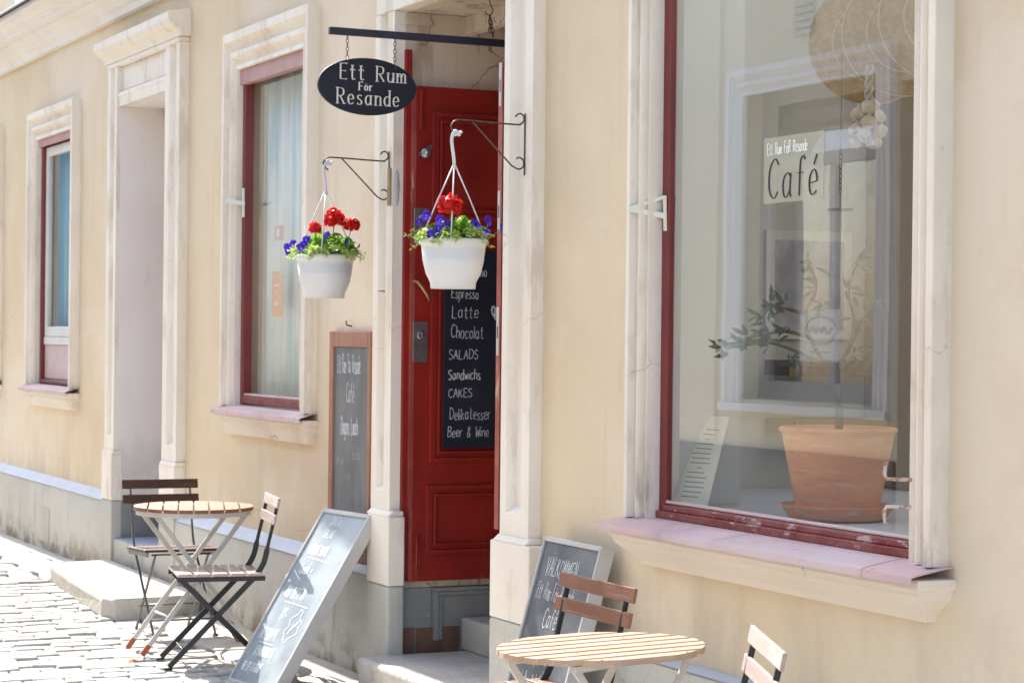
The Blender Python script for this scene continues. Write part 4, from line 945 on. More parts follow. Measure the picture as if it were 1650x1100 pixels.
flower_pot('hanging_flower_pot', 'white hanging pot of blue pansies and one red geranium before the red door', (-7.785, -.362, 1.783), 11,
    [A_(-.012, .05, .318) + (.046,)],
    [A_(-.135, .01, .262) + ((.8, -.6, .1),), A_(-.105, .04, .285) + (V_,), A_(-.052, .07, .268) + (V_,), A_(-.02, .09, .25) + (V_,), A_(-.055, .11, .232) + (V_,), A_(-.085, .11, .213) + (V_,), A_(-.065, .115, .205) + (V_,), A_(.082, .06, .256) + (V_,), A_(.094, .055, .246) + ((.9, .1, .2),), A_(.138, .02, .268) + ((.9, .2, .2),), A_(.128, .06, .218) + (V_,), A_(.188, .0, .24) + ((.6, .8, 0),)], .075)
tallshift = (0, .02)
flower_pot('hanging_flower_pot', 'white hanging pot with three red geranium heads beside the curtained window', (-9.215, -.362, 1.762), 23,
    [A_(.04, .02, .352) + (.048,), A_(.118, .0, .330) + (.035,), A_(-.045, .03, .312) + (.028,)],
    [A_(-.172, .01, .228) + ((.8, -.6, .1),), A_(-.165, .03, .206) + (V_,), A_(-.145, .0, .243) + (V_,), A_(-.088, .08, .24) + (V_,), A_(-.076, .085, .258) + (V_,), A_(-.105, .085, .228) + (V_,), A_(.012, .06, .283) + ((.7, -.6, .4),), A_(.10, .05, .252) + ((.8, .5, -.3),), A_(.152, .0, .236) + ((.2, .9, -.4),)], .095)

# ================================================================== CHALKBOARDS
# board screwed to the open door leaf
bd = thing('menu_chalkboard', 'long navy menu chalkboard on the open red door', 'chalkboard', (FX + .0, .178, 1.085))
mb = MB(); mb.box(.0165, .0235, 0, .36, 0, .905); mb.build('board', 'slate_navy', bd, bevel=.002)
mb = MB(); pn = Pen(mb, (.0235, 0, 0), (0, 1, 0), (0, 0, 1), (1, 0, 0), .0008)
Z = lambda py: (724 - py) * .002837
for txt, py, h, x, asp, sl, wd in (('Cappuccino', 446, .043, .052, .62, .0, .0035), ('Espresso', 482, .046, .036, .62, .02, .0035), ('Latte', 514, .056, .040, .76, .03, .0036), ('Chocolat', 546, .058, .036, .60, .02, .0035),
                            ('SALADS', 580, .042, .026, .80, .04, .0036), ('Sandwichs', 613, .046, .024, .66, .03, .0048), ('CAKES', 642, .038, .026, .86, .03, .0036), ('Delikatesser', 678, .052, .034, .60, .02, .0032), ('Beer & Wine', 706, .046, .024, .66, .06, .0035)):
    pn.text(txt, x, Z(py), h, wd, asp, sl, .05, .13); mb.build('writing', 'chalk', bd); mb = MB(); pn.mb = mb
hx_ = .262; pn.ribbon(spline([(hx_, Z(516)), (hx_ - .022, Z(503)), (hx_ - .016, Z(494)), (hx_, Z(499)), (hx_ + .016, Z(494)), (hx_ + .022, Z(503)), (hx_, Z(516))]), .009); pn.ribbon([(hx_, Z(511)), (hx_, Z(498))], .022)
mb.build('heart_drawing', 'chalk', bd)

# brown framed board hung on the wall between window and door
bd = thing('wall_chalkboard', 'tall grey chalkboard in a reddish brown frame hung left of the door', 'chalkboard', (-10.03, -.002, .52))
W_, H_ = .545, 1.095
mb = MB(); fw_ = .052
mb.box(0, fw_, -.03, 0, 0, H_); mb.box(W_ - .035, W_, -.03, 0, 0, H_); mb.box(fw_ + .0005, W_ - .0355, -.0295, 0, H_ - .075, H_ - .001); mb.box(fw_ + .0005, W_ - .0355, -.0295, 0, .001, .05)
mb.build('frame', 'board_frame_brown', bd, bevel=.004)
mb = MB(); mb.box(fw_ + .0005, W_ - .0355, -.02, -.004, .051, H_ - .076); mb.build('board', 'slate_grey', bd)
mb = MB(); pn = Pen(mb, (0, -.02, 0), (1, 0, 0), (0, 0, 1), (0, -1, 0), .0008)
pn.text('Ett Rum för Resande', .095, .895, .088, .0045, .30, .0, .04, .10); pn.text('Café', .22, .755, .09, .005, .44, .02, .03, .12); pn.text('Dagens Lunch', .15, .60, .085, .0065, .36, .02, .04, .11)
mb.build('writing', 'chalk', bd)
mb = MB(); pn = Pen(mb, (0, -.02, 0), (1, 0, 0), (0, 0, 1), (0, -1, 0), .0008)
pn.text('Sallad & soppa', .08, .45, .05, .003, .28, .02, .06, .1, rise=.02); pn.text('Varm macka', .30, .48, .05, .003, .34, .04, .06, .1, rise=.06); pn.text('och kaffe', .19, .38, .045, .0025, .36, .04, .08, .12)
mb.build('faint_writing', 'chalk_soft', bd)

# leaning boards
def leaning_board(label, tl, tr, foot_c, length, thick, slate, fr_l, fr_r, fr_t):
    tl, tr, foot_c = Vector(tl), Vector(tr), Vector(foot_c)
    u = (tr - tl); wd = u.length; u.normalize()
    top_c = (tl + tr) / 2; v = (top_c - foot_c); v = (v - u * v.dot(u)).normalized(); n = u.cross(v); n = -n if n.y > 0 else n
    t = thing('sandwich_board', label, 'chalkboard', (0, 0, 0))
    o = tl - v * length                                         # bottom left of the face
    rot = Matrix((u, v, n)).transposed().to_4x4(); rot.translation = o
    t.matrix_world = rot
    mb = MB()
    mb.box(0, fr_l, -thick, 0, 0, 0) if False else None
    mb.box(0, fr_l, 0, length, -thick, 0); mb.box(wd - fr_r, wd, 0, length, -thick, 0)
    mb.box(fr_l + .0004, wd - fr_r - .0004, length - fr_t, length - .0005, -thick, -.0005); mb.box(fr_l + .0004, wd - fr_r - .0004, .0005, .03, -thick, -.0005)
    mb.build('frame', 'board_white', t, bevel=.003)
    mb = MB(); mb.box(fr_l + .0004, wd - fr_r - .0004, .0304, length - fr_t - .0004, -.03, -.008); mb.build('board', slate, t)
    return t, wd
bl, wd = leaning_board('white framed chalkboard leaning steeply against the left pilaster, glaring in the sun', (-9.765, -.150, .772), (-9.325, -.085, .772), (-9.455, -.605, .0), .945, .062, 'slate_dust_sheen', .014, .016, .022)
mb = MB(); pn = Pen(mb, (0, 0, -.008), (1, 0, 0), (0, 1, 0), (0, 0, 1), .001)
for txt, x, y, h, w, asp in (('DAGENS', .13, .865, .045, .003, .52), ('SALLAD', .12, .80, .042, .003, .52), ('DAGENS SOPPA', .07, .705, .05, .006, .40), ('Lunch =', .09, .60, .055, .007, .46), ('MED BULLE 80', .07, .475, .055, .0055, .40), ('89:-', .14, .36, .06, .0045, .55), ('ÄRTSOPPA', .05, .25, .06, .005, .44), ('& PANNKAKOR 85', .09, .165, .048, .005, .36), ('MED SYLT & GRÄDDE', .05, .085, .045, .0045, .32)):
    pn.text(txt, x, y, h, w, asp, .06, .06, .12); mb.build('writing', 'chalk_pale', bl); mb = MB(); pn.mb = mb
for (a, b) in (((.09, .685), (.30, .675)), ((.10, .45), (.34, .44)), ((.08, .235), (.22, .23))): pn.ribbon([a, ((a[0] + b[0]) / 2, a[1] - .004), b], .005)
cl = [(.30 + .05 * math.cos(t * .4) * (1 + .3 * math.sin(t * 2.2)), .34 + .075 * math.sin(t * .4) * (1 + .2 * math.cos(t * 1.7))) for t in range(17)]
pn.ribbon(spline(cl, 3), .005)
for k in range(3): pn.ribbon([(.285 + k * .015, .30 + .02 * k), (.30 + k * .02, .35 + .015 * k)], .007)
mb.build('chalk_drawing', 'chalk_pale', bl)
brd, wd = leaning_board('white framed Välkommen chalkboard leaning on the wall right of the door', (-7.49, -.098, .838), (-7.015, -.098, .838), (-7.25, -.335, 0), .872, .06, 'slate_dust2', .012, .014, .02)
mb = MB(); pn = Pen(mb, (0, 0, -.008), (1, 0, 0), (0, 1, 0), (0, 0, 1), .001)
for txt, x, y, h, w, asp in (('VÄLKOMMEN', .075, .725, .072, .0045, .52), ('Ett Rum För Resande', .05, .635, .062, .0032, .40), ('Café', .16, .535, .075, .0045, .56), ('Vi har nybakade', .06, .40, .058, .004, .42), ('bullar & kakor', .10, .30, .058, .004, .42), ('Choklad the-god', .08, .18, .062, .0045, .40), ('Cappuccino', .09, .08, .062, .0045, .44)):
    pn.text(txt, x, y, h, w, asp, .05, .06, .12); mb.build('writing', 'chalk', brd); mb = MB(); pn.mb = mb
for k in range(5): pn.ribbon([(.37 + .016 * math.cos(k * 1.257) + .010 * math.cos(t * .7), .475 + .016 * math.sin(k * 1.257) + .010 * math.sin(t * .7)) for t in range(10)], .0025)
pn.ribbon(spline([(.37, .455), (.365, .44), (.375, .425)]), .0025)
mb.build('flower_drawing', 'chalk', brd)

# ================================================================== FURNITURE
def make_chair(label, loc, rotz, woodk, steelk, thin=1.0, tilt=(0, 0), group='folding slatted chairs at the cafe tables'):
    t = thing('folding_chair', label, 'chair', loc, rotz, group)
    t.rotation_euler = (tilt[0], tilt[1], rotz)
    hw = .20
    for k in range(5):                                         # seat slats run sideways
        mb = MB(); y = -.168 + k * .084
        mb.box(-hw, hw, y - .036, y + .036, .442, .457); mb.build('seat_slat', woodk, t, bevel=.003)
    for z, y in ((.788, .272), (.708, .256)):
        mb = MB(); mb.obox((0, y, z), (1, 0, 0), (0, .19, 1), (0, 1, -.19), .42, .050, .013); mb.build('back_slat', woodk, t, bevel=.003)
    for s in (-1, 1):
        x = s * .165
        mb = MB(); w_ = .024 * thin; th = .011
        up_ = [(x, -.235, .012), (x, -.03, .225), (x, .175, .437), (x, .213, .50), (x, .232, .58), (x, .258, .69), (x, .283, .808)]
        pts = [up_[0], up_[1], up_[2]] + spline3(up_[2:5], 3)[1:] + up_[5:]
        v = []
        for i, p in enumerate(pts):
            a = Vector(pts[max(i - 1, 0)]); b = Vector(pts[min(i + 1, len(pts) - 1)]); d = (b - a).normalized(); nn = Vector((0, -d.z, d.y)); nn = Vector((0, d.z, -d.y))
            ww = w_ if i < len(pts) - 3 else w_ * .62
            p = Vector(p) - nn * .004
            v += [p + nn * ww / 2 + Vector((th / 2, 0, 0)), p - nn * ww / 2 + Vector((th / 2, 0, 0)), p - nn * ww / 2 - Vector((th / 2, 0, 0)), p + nn * ww / 2 - Vector((th / 2, 0, 0))]
        f = [(0, 1, 2, 3), tuple(len(v) - 4 + k for k in (3, 2, 1, 0))]
        for i in range(len(pts) - 1):
            for k in range(4): k2 = (k + 1) % 4; f.append((i * 4 + k, i * 4 + k2, i * 4 + 4 + k2, i * 4 + 4 + k))
        mb.add(v, f); mb.box(x - .012, x + .012, -.262, -.222, 0, .012); mb.build('back_upright', steelk, t, bevel=.002)
        x2 = s * .142
        mb = MB(); mb.bar((x2, -.185, .428), (x2, .235, .012), .024 * thin, .011, (0, 1, 0)); mb.box(x2 - .012, x2 + .012, .218, .255, 0, .012); mb.build('rear_leg', steelk, t, bevel=.002)
        mb = MB(); mb.box(s * .185 - .004, s * .185 + .004, -.205, .215, .418, .441); mb.build('seat_rail', steelk, t, bevel=.002)
    for (y, z) in ((-.175, .428), (.10, .147), (-.165, .085)):
        mb = MB(); mb.tube([(-.16, y, z), (.16, y, z)], .0055, 7); mb.build('cross_bar', steelk, t)
    return t
make_chair('dark brown folding chair facing us behind the far table', (-11.215, -.455, .0), R(88), 'wood_dark', 'chair_steel_backlit', .62, (R(-2.6), 0))
make_chair('black framed folding chair with grey pink slats in front of the far table', (-10.115, -.575, .0), R(-10), 'wood_grey', 'chair_steel_black', 1.1)
make_chair('worn brown folding chair before the Välkommen board at the near table', (-6.40, -.705, -.02), R(9), 'wood_mid', 'chair_steel_black', 1.15, (0, R(2.2)))
make_chair('grey pink folding chair at the right, only its two back slats in view', (-5.13, -.895, -.02), R(-20), 'wood_grey', 'chair_steel_black', 1.15, (0, R(2.5)))

def make_table(label, loc, rotz, woodk, legrot, tilt=(0, 0), gap=.009, rim=True):
    t = thing('bistro_table', label, 'table', loc, rotz, 'round slatted bistro tables')
    t.rotation_euler = (tilt[0], tilt[1], rotz)
    n = 8; r = .302; pitch = 2 * r / n
    for k in range(n):                                          # slats run along local x
        ya, yb = -r + k * pitch + gap / 2, -r + (k + 1) * pitch - gap / 2
        def hx(y): return math.sqrt(max(r * r - y * y, .0012))
        ys = [ya + (yb - ya) * i / 6 for i in range(7)]
        poly = [(hx(y), y) for y in ys] + [(-hx(y), y) for y in reversed(ys)]
        mb = MB(); mb.prism(poly, 'z', .702, .720); mb.slot = 1
        for sx in (-.135, .135):
            if abs((ya + yb) / 2) < .27: mb.lathe([(.0045, 0), (.004, .0012)], (sx, (ya + yb) / 2, .7202), 8)
        mb.build('top_slat', [woodk, 'wire'], t, bevel=.0025)
    mb = MB(); nn = 48
    v = []
    for (rr, z) in ((.288, .678), (.288, .7005), (.280, .7005), (.280, .678)): v += [(rr * math.cos(2 * math.pi * k / nn), rr * math.sin(2 * math.pi * k / nn), z) for k in range(nn)]
    mb.add(v, [(j * nn + k, j * nn + (k + 1) % nn, ((j + 1) % 4) * nn + (k + 1) % nn, ((j + 1) % 4) * nn + k) for j in range(4) for k in range(nn)])
    if rim: mb.build('rim', 'table_steel', t)
    mb = MB(); M3 = Matrix.Rotation(legrot, 4, 'Z'); mb.T = M3
    for sx in (-.135, .135): mb.box(sx - .012, sx + .012, -.25, .25, .681, .7)
    mb.build('bearer', 'table_steel', t, bevel=.002)
    for sx in (-.135, .135):
        for s in (-1, 1):
            mb = MB(); mb.T = M3; xx = sx + s * .006
            mb.bar((xx, s * .235, .69), (xx, -s * .265, .045), .024, .010, (0, 1, 0)); lg = mb.build('leg', 'table_steel', t, bevel=.002)
            mb = MB(); mb.T = M3; mb.bar((xx, -s * .2635, .047), (xx, -s * .299, .0), .027, .013, (0, 1, 0)); mb.build('foot_cap', 'rust_foot', lg, bevel=.002)
    mb = MB(); mb.T = M3; mb.tube([(-.14, -.16, .18), (.14, -.16, .18)], .006, 7); mb.tube([(-.14, 0.0, .385), (.14, 0.0, .385)], .006, 7); mb.build('cross_bar', 'table_steel', t)
    return t
make_table('small round table with orange brown slats and white steel legs, farther off', (-10.575, -.545, .01), R(-17), 'wood_orange', R(17))
make_table('small round table with pale slats at the near edge of the picture', (-5.555, -.84, -.012), R(90), 'wood_pale', R(-72), (R(-1.2), R(-1.6)), .026, False)

# stone step and litter
mb = MB(); rnd = random.Random(5)
top = [(-13.90, -.085), (-13.84, -.49), (-13.0, -.565), (-12.0, -.63), (-11.86, -.60), (-11.83, -.33), (-11.9, -.085)]
lo = [(p[0] + rnd.uniform(-.02, .02), p[1] + rnd.uniform(-.015, .005)) for p in top]
n = len(top); v = [(*p, -.01) for p in lo] + [(p[0] * .998 - .026, p[1] * 1.01, .085) for p in top] + [(*p, .118 + rnd.uniform(-.004, .004)) for p in top]
f = [tuple(range(2 * n, 3 * n)), tuple(range(n - 1, -1, -1))]
for r_ in range(2): f += [(r_ * n + k, r_ * n + (k + 1) % n, (r_ + 1) * n + (k + 1) % n, (r_ + 1) * n + k) for k in range(n)]
mb.add(v, f); o = mb.build('stone_step', 'step_stone', None, bevel=.016, seg=3); tag(o, 'long worn pale stone step before the blind doorway', 'step')
for i, (x, y, lab) in enumerate(((-10.21, -.955, 'dry orange leaf on the cobbles before the black framed chair'),)):
    mb = MB(); r2 = random.Random(i); leaf_disc(mb, (x, y, .018), (.3, -.3, 1), .022, r2); leaf_disc(mb, (x + .02, y + .012, .022), (-.4, .1, .8), .014, r2); o = mb.build('fallen_leaf', 'leaf_litter'); tag(o, lab, 'leaf')

# ================================================================== THINGS IN THE SHOP WINDOW
px_, py_, pz_ = -6.235, .40, .987
ot = thing('potted_olive_tree', 'small olive tree in a ribbed terracotta pot behind the shop window', 'potted tree', (px_, py_, pz_))
mb = MB(); mb.lathe([(.14, .0), (.165, .006), (.192, .045), (.196, .05), (.190, .052), (.160, .016), (.05, .014)], n=48); mb.build('saucer', 'terracotta', ot)
mb = MB(); prof = [(.125, .017), (.138, .018)]
for k in range(19):
    z = .022 + k * .0143; r_ = .139 + (z - .02) * .195; prof += [(r_ - .0015, z), (r_ + .0018, z + .007)]
prof += [(.194, .298), (.202, .300), (.202, .312), (.196, .315), (.184, .312), (.178, .27), (.05, .27)]
mb.lathe(prof, n=56); mb.build('pot', 'terracotta', ot)
mb = MB(); mb.lathe([(.178, .26), (.178, .277), (.10, .284), (.002, .286)], n=30); mb.build('soil', 'soil', ot)
AX = Vector((.50, .866, 0)); DP = Vector((.866, -.5, 0))
def OP(r_, z, d=0): return AX * r_ + DP * d + Vector((0, 0, z))
mb = MB()
mb.tube(spline3([OP(.0, .28), OP(.004, .36), OP(-.004, .45), OP(-.006, .515)]), [.0165, .015, .0145, .014, .014, .0135, .013, .013, .0125, .012, .012, .0115, .012], 9)
branches = [[OP(-.006, .51), OP(-.055, .545), OP(-.10, .62, .02), OP(-.115, .70, .02), OP(-.095, .745, .02), OP(-.06, .73, .03)],
            [OP(-.006, .51), OP(-.045, .53), OP(-.10, .525), OP(-.16, .535, .02)], [OP(-.006, .515), OP(.04, .60), OP(.05, .68), OP(.03, .78), OP(.06, .88)],
            [OP(-.10, .62, .02), OP(-.18, .64), OP(-.25, .63), OP(-.31, .615)], [OP(-.115, .70, .02), OP(-.19, .72), OP(-.23, .73)],
            [OP(-.06, .53), OP(-.14, .57, -.02), OP(-.24, .60, -.02), OP(-.33, .585, -.02)], [OP(-.095, .745, .02), OP(-.08, .80), OP(-.10, .87)],
            [OP(-.006, .51), OP(.04, .55), OP(.06, .56)], [OP(.04, .6), OP(.09, .70), OP(.11, .74)]]
for i, b in enumerate(branches):
    p = spline3(b); mb.tube(p, [.0078 * (1 - .72 * k / len(p)) for k in range(len(p))], 6)
mb.build('trunk', 'bark', ot)
mb = MB(); rnd = random.Random(31)
def sprig(c, d, n, l=.058):
    for k in range(int(n * 1.5)):
        dd = Vector(d) + Vector((rnd.uniform(-1, 1), rnd.uniform(-1, 1), rnd.uniform(-.9, .9))) * .85
        oval_leaf(mb, Vector(c) + Vector((rnd.uniform(-.012, .012), rnd.uniform(-.012, .012), rnd.uniform(-.02, .02))), dd, (rnd.uniform(-.6, .6) + .6, -.6 + rnd.uniform(-.5, .5), rnd.uniform(-.2, .8)), rnd.uniform(.7, 1.15) * l, .0165)
for c, n in ((OP(-.31, .615), 6), (OP(-.25, .63), 6), (OP(-.33, .585, -.02), 6), (OP(-.24, .60, -.02), 4), (OP(-.23, .73), 8), (OP(-.19, .72), 4), (OP(-.18, .64), 4), (OP(-.16, .535, .02), 5), (OP(-.10, .525), 3), (OP(-.10, .87), 6), (OP(-.08, .80), 5), (OP(.06, .88), 4), (OP(.03, .78), 4), (OP(.06, .56), 4), (OP(.11, .74), 5), (OP(.09, .70), 3), (OP(.05, .68), 2), (OP(-.06, .73, .03), 4), (OP(-.27, .68), 4)):
    sprig(c, AX * (1 if c.dot(AX) > 0 else -1) * .5, n)
sprig(OP(-.385, .575), -AX, 6, .06); mb.tube([OP(-.31, .60), OP(-.385, .575)], .0018, 5)
mb.build('foliage', 'olive_leaf', ot)

pc = thing('price_card', 'cream printed price card leaning in the lower left of the shop window', 'card', (-6.70, .085, .987))
ux = Vector((.9, .30, 0)).normalized(); vx = Vector((-.10, .155, .35)).normalized(); nx = ux.cross(vx).normalized()
mb = MB(); mb.obox(ux * 0 + vx * .19, ux, vx, nx, .16, .37, .003); mb.build('sheet', 'paper', pc)
nrm = nx if nx.y < 0 else -nx
mb = MB(); pn = Pen(mb, vx * .19 + nrm * .0015, ux, vx, nrm, .0006)
for k, (a, b) in enumerate(((-.01, .05), (-.02, .03), (0, .02), (-.045, .04), (-.04, .04), (-.05, .04), (-.045, .04), (-.05, .045), (-.01, .015), (-.05, .03), (-.05, .045), (-.05, .04), (-.05, .045), (-.05, .04), (-.05, .03))): pn.ribbon([(a, .13 - k * .019), (b, .13 - k * .019)], .0035)
mb.build('print', 'ink', pc)

for i, (x, y, z, lab) in enumerate(((-6.16, .47, 2.615, 'leftmost woven seagrass mat hanging at the top of the shop window'), (-6.00, .50, 2.63, 'middle woven seagrass mat overlapping its neighbour in the window top'), (-5.82, .52, 2.66, 'rightmost woven seagrass mat, partly behind the window surround'))):
    t = thing('woven_mat', lab, 'mat', (x, y, z), 0, 'round seagrass mats hanging in the shop window')
    nn = Vector((.80, -.60, .0)); t.rotation_euler = nn.to_track_quat('Z', 'Y').to_euler(); rr = .215
    mb = MB(); mb.lathe([(.002, -.006), (rr - .006, -.006), (rr, 0), (rr - .006, .006), (.002, .006)], n=56); mb.build('weave', 'seagrass', t)
    mb = MB()
    for r_ in (rr, rr * .62): mb.tube([(r_ * math.cos(2 * math.pi * k / 60), r_ * math.sin(2 * math.pi * k / 60), .005) for k in range(60)], .0030, 6, closed=True)
    mb.build('rim', 'seagrass_rim', t)
gb = thing('garlic_braid', 'braid of dried garlic bulbs hanging behind the shop window', 'garlic', (-5.93, .30, 2.42))
gb.scale = (.80, .80, .80)
mb = MB()
for s in range(3): mb.tube([(.012 * math.sin(k * .8 + s * 2.1), .012 * math.cos(k * .8 + s * 2.1), .10 - k * .016) for k in range(18)], .0085, 6)
mb.build('stem', 'garlic_stem', gb)
for k, (a, z, d) in enumerate(((.0, -.075, .02), (-.040, -.10, 0), (.036, -.112, .01), (-.004, -.135, .03), (-.046, -.165, .01), (.042, -.17, .01), (-.018, -.19, .03), (.012, -.06, -.03), (.02, -.215, .01), (-.045, -.215, -.01))):
    mb = MB(); c = OP(a, z, d); n_ = 20; v = []; prof_ = [(.004, .042), (.006, .03), (.018, .022), (.029, .008), (.031, -.006), (.026, -.02), (.012, -.029), (.003, -.031)]
    for (r_, zz) in prof_:
        for q in range(n_):
            th = 2 * math.pi * q / n_; rr = r_ * (1.08 + .13 * math.cos(6 * th)); v.append((rr * math.cos(th), rr * math.sin(th), zz))
    mb.T = Matrix.Translation(c) @ Quaternion((random.uniform(-1, 1), random.uniform(-1, 1), 0), random.uniform(.2, .9)).to_matrix().to_4x4()
    mb.add(v, [(i * n_ + q, i * n_ + (q + 1) % n_, (i + 1) * n_ + (q + 1) % n_, (i + 1) * n_ + q) for i in range(len(prof_) - 1) for q in range(n_)] + [tuple(range(n_ - 1, -1, -1)), tuple((len(prof_) - 1) * n_ + q for q in range(n_))], True)
    mb.build('garlic_bulb', 'garlic', gb)
mb = MB(); mb.tube([(-6.09, .3, 2.56), (-6.09, .3, 2.235)], .0012, 5); chain(mb, (-6.09, .3, 2.235), (-6.09, .3, 2.09), .021, .0016, .006)
lc = mb.build('hanging_chain', 'wire'); tag(lc, 'thin dark chain hanging beside the café sticker inside the window', 'chain')
mb = MB(); mb.tube([(-6.12, .27, 2.035), (-6.06, .33, 2.035)], .005, 6); mb.tube([(-6.09, .3, 2.09), (-6.09, .3, 2.035)], .002, 5); mb.build('end_bar', 'wire', lc)
# room furniture on the wall at the left of the shop
for (y0, y1, z0_, z1_, mk, lab) in ((.985, 1.465, 1.452, 1.515, 'shelf_wood', 'dark brown wall shelf with a brass bracket, higher of the two in the shop'), (.99, 1.465, 1.215, 1.275, 'shelf_tan', 'tan wall shelf with a brass bracket, just above the terracotta pot')):
    t = thing('wall_shelf', lab, 'shelf', (-7.648, y0, z0_), 0, 'wall shelves inside the shop')
    mb = MB(); mb.box(0, .19, 0, y1 - y0, 0, z1_ - z0_); mb.build('board', mk, t, bevel=.003)
    mb = MB(); mb.box(.1905, .194, -.002, .042, -.002, z1_ - z0_ + .004); mb.slot = 1
    for zz in (.015, .045): mb.T = Matrix.Translation((.194, .02, zz)) @ Matrix.Rotation(R(90), 4, 'Y'); mb.lathe([(.005, 0), (.004, .001)], n=10)
    mb.T = None; mb.build('bracket_plate', ['brass', 'wire'], t)
cb = thing('brown_cabinet', 'tall brown wooden cabinet with a painted vine panel inside the shop', 'cabinet', (-7.645, 1.475, .99))
mb = MB(); mb.box(0, .35, 0, .75, 0, 1.9); mb.build('body', 'brown_panel', cb, bevel=.006)
mb = MB(); mb.box(.3505, .358, .05, .70, .62, 1.22); mb.build('painted_panel', 'vine_paint', cb)
mb = MB(); mb.box(.3505, .366, .0, .045, .0, 1.9); mb.box(.3505, .366, .046, .74, .55, .61); mb.box(.3505, .366, .046, .74, 1.23, 1.29); mb.build('moulding', 'brown_panel', cb, bevel=.003)
mb = MB(); mb.box(-6.55, -6.30, .50, .66, .986, 1.02); o = mb.build('dark_tray', 'gate_dark', None, bevel=.004); tag(o, 'low dark tray on the display shelf behind the price card', 'tray')
mb = MB(); mb.box(-7.646, -7.63, .98, 1.40, 1.60, 2.05); mb.slot = 1; mb.box(-7.6295, -7.626, 1.02, 1.36, 1.64, 2.01); o = mb.build('framed_picture', ['white_paint', 'opp_lilac'], None, bevel=.003); tag(o, 'white framed picture on the shop wall behind the olive tree', 'picture')

# ================================================================== OPPOSITE BUILDING (seen in the shop window's reflection)
OB = thing('opposite_building', 'cream house across the street, mirrored in the shop window glass', 'building', (0, -6.0, 0))
OW = (-16.27, -14.06, 1.08, 3.76); OG = (-13.85, -10.2, -.05, 3.6)
OX = [(x, x + 1.3, 1.2, 3.1) for x in (-21.2, -33.8, -7.6, -3.4)]
mb = MB(); wall_with_holes(mb, -36, 4, -.05, 6.4, 0, [OW, OG] + OX)
for (a, b, c, d) in [OW, OG] + OX:
    mb.quad((a, 0, c), (a, -.35, c), (a, -.35, d), (a, 0, d)); mb.quad((b, 0, c), (b, -.35, c), (b, -.35, d), (b, 0, d)); mb.quad((a, 0, d), (b, 0, d), (b, -.35, d), (a, -.35, d)); mb.quad((a, 0, c), (b, 0, c), (b, -.35, c), (a, -.35, c))
mb.quad((-36, 0, -.05), (-36, -5, -.05), (-36, -5, 6.4), (-36, 0, 6.4)); mb.quad((-36, 0, 6.4), (4, 0, 6.4), (4, -5, 6.4), (-36, -5, 6.4))
mb.quad((4, 0, -.05), (4, -5, -.05), (4, -5, 6.4), (4, 0, 6.4)); mb.quad((-36, -5, -.05), (4, -5, -.05), (4, -5, 6.4), (-36, -5, 6.4))
mb.build('wall', 'opp_wall', OB)
mb = MB(); mb.box(-36, -13.86, 0, .04, -.05, .67); mb.box(-10.19, 4, 0, .04, -.05, .67); mb.build('plinth', 'opp_plinth', OB, bevel=.006)
mb = MB(); surround(mb, OW[0] - .10, OW[1] + .16, OW[2] - .04, OW[3] + .16, .22, .24, .22)
ow = mb.build('window', 'opp_white', OB)
ow.scale = (1, -1, 1)
mb = MB(); mb.box(OW[0] - .12, OW[1] + .18, -.02, .10, OW[2] - .10, OW[2] - .03); mb.build('sill', 'opp_white', OB, bevel=.006)
mb = MB(); window_frame(mb, OW[0] + .0, OW[1], OW[2], OW[3], -.34, .13, .09, .16); mb.box((OW[0] + OW[1]) / 2 - .04, (OW[0] + OW[1]) / 2 + .04, -.33, -.26, OW[2] + .16, 3.05); mb.box(OW[0] + .131, OW[1] - .131, -.329, -.26, 3.06, 3.16); mb.build('window_frame', 'opp_grey', OB)
mb = MB(); mb.quad((OW[0] + .1, -.29, OW[2] + .1), (OW[1] - .1, -.29, OW[2] + .1), (OW[1] - .1, -.29, 3.06), (OW[0] + .1, -.29, 3.06)); mb.build('pane', 'glass', OB)
mb = MB(); mb.quad((OW[0] + .14, -.27, 3.165), (OW[1] - .14, -.27, 3.165), (OW[1] - .14, -.40, 3.58), (OW[0] + .14, -.40, 3.58)); mb.build('pane', 'glass', OB)   # hopper pane, its inward tilt added to mirror the sky
mb = MB(); mb.box(OW[0] - .3, OW[1] + .3, -.62, -.58, OW[2] - .2, OW[3] + .3); mb.build('lace_curtain', 'opp_lilac', OB)
mb = MB(); mb.box(OG[0] + .01, OG[1] - .01, -.33, -.25, -.05, 3.59)
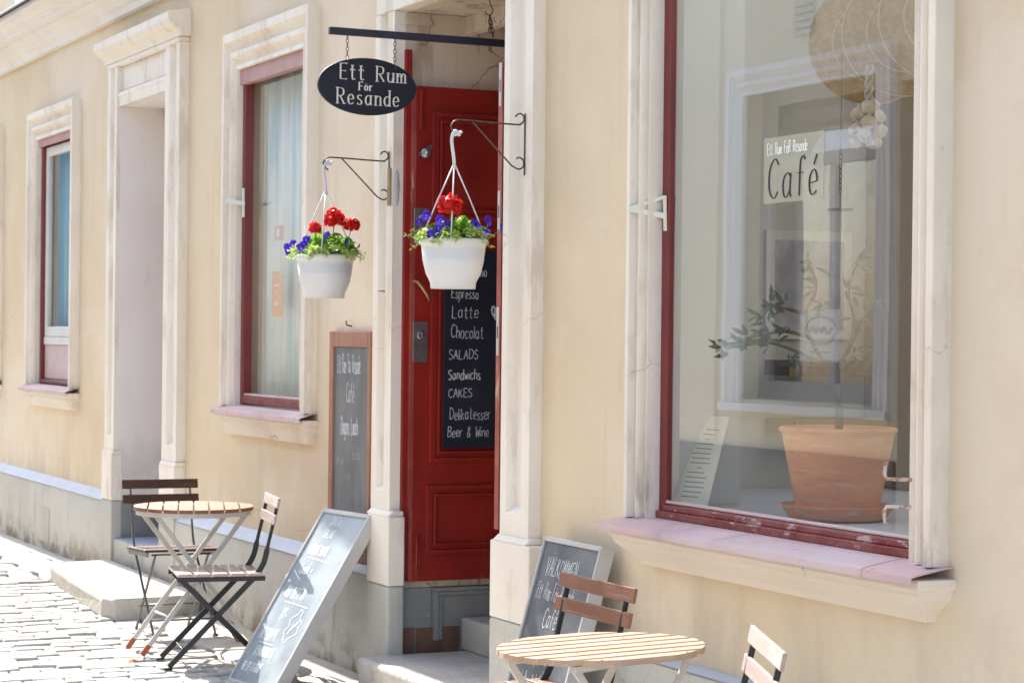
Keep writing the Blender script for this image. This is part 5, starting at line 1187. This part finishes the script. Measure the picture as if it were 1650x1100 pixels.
for k in range(9): mb.box(OG[0] + .05 + k * .39, OG[0] + .40 + k * .39, -.25, -.235, .1, 3.5)
mb.build('gate', 'gate_dark', OB)
for h in OX:
    mb = MB(); surround(mb, h[0] - .15, h[1] + .15, h[2], h[3] + .15, .15, .15, .15); o = mb.build('window', 'opp_white', OB); o.scale = (1, -1, 1)
    mb = MB(); window_frame(mb, h[0], h[1], h[2], h[3], .08, .07, .05); mb.box((h[0] + h[1]) / 2 - .03, (h[0] + h[1]) / 2 + .03, .085, .125, h[2] + .07, h[3] - .07); mb.build('frame', 'red_frame', o)
    mb = MB(); mb.quad((h[0], .11, h[2]), (h[1], .11, h[2]), (h[1], .11, h[3]), (h[0], .11, h[3])); mb.build('pane', 'old_glass', o)
    mb = MB(); mb.quad((h[0], .30, h[2]), (h[1], .30, h[2]), (h[1], .30, h[3]), (h[0], .30, h[3])); mb.build('blind', 'opp_grey', o)
mb = MB(); mb.tube([(-16.55, .02, .7), (-16.55, .02, 6.3)], .012, 8); mb.build('cable_pipe', 'opp_wall', OB)
mb = MB()
for k in range(5): mb.box(-15.35, -15.05, .001, .02, 4.12 + k * .06, 4.155 + k * .06)
mb.build('vent_grille', 'opp_grey', OB)

NB = thing('unseen_blue_house', 'unseen pale blue house added down the street to tint the far window reflection', 'building', (0, -6.0, 0))
mb = MB(); mb.box(-80, -36.3, -5, .05, -.05, 5.6); mb.build('wall', mat('pale_blue_plaster', (.30, .47, .52), (.26, .42, .47), .8, .9, .15, bump=.2), NB)  # unseen house, added for the blue it reflects into the far pane
mb = MB(); mb.box(-80.1, -36.2, -5.1, .25, 5.602, 5.8); mb.build('eaves', 'opp_white', NB)
for k in range(6):
    x = -76 + k * 6.6
    mb = MB(); window_frame(mb, x, x + 1.5, 1.2, 3.1, .03, .12, .06); o = mb.build('window', 'opp_white', NB)
    mb = MB(); mb.quad((x, .055, 1.2), (x + 1.5, .055, 1.2), (x + 1.5, .055, 3.1), (x, .055, 3.1)); mb.build('pane', 'gate_dark', o)
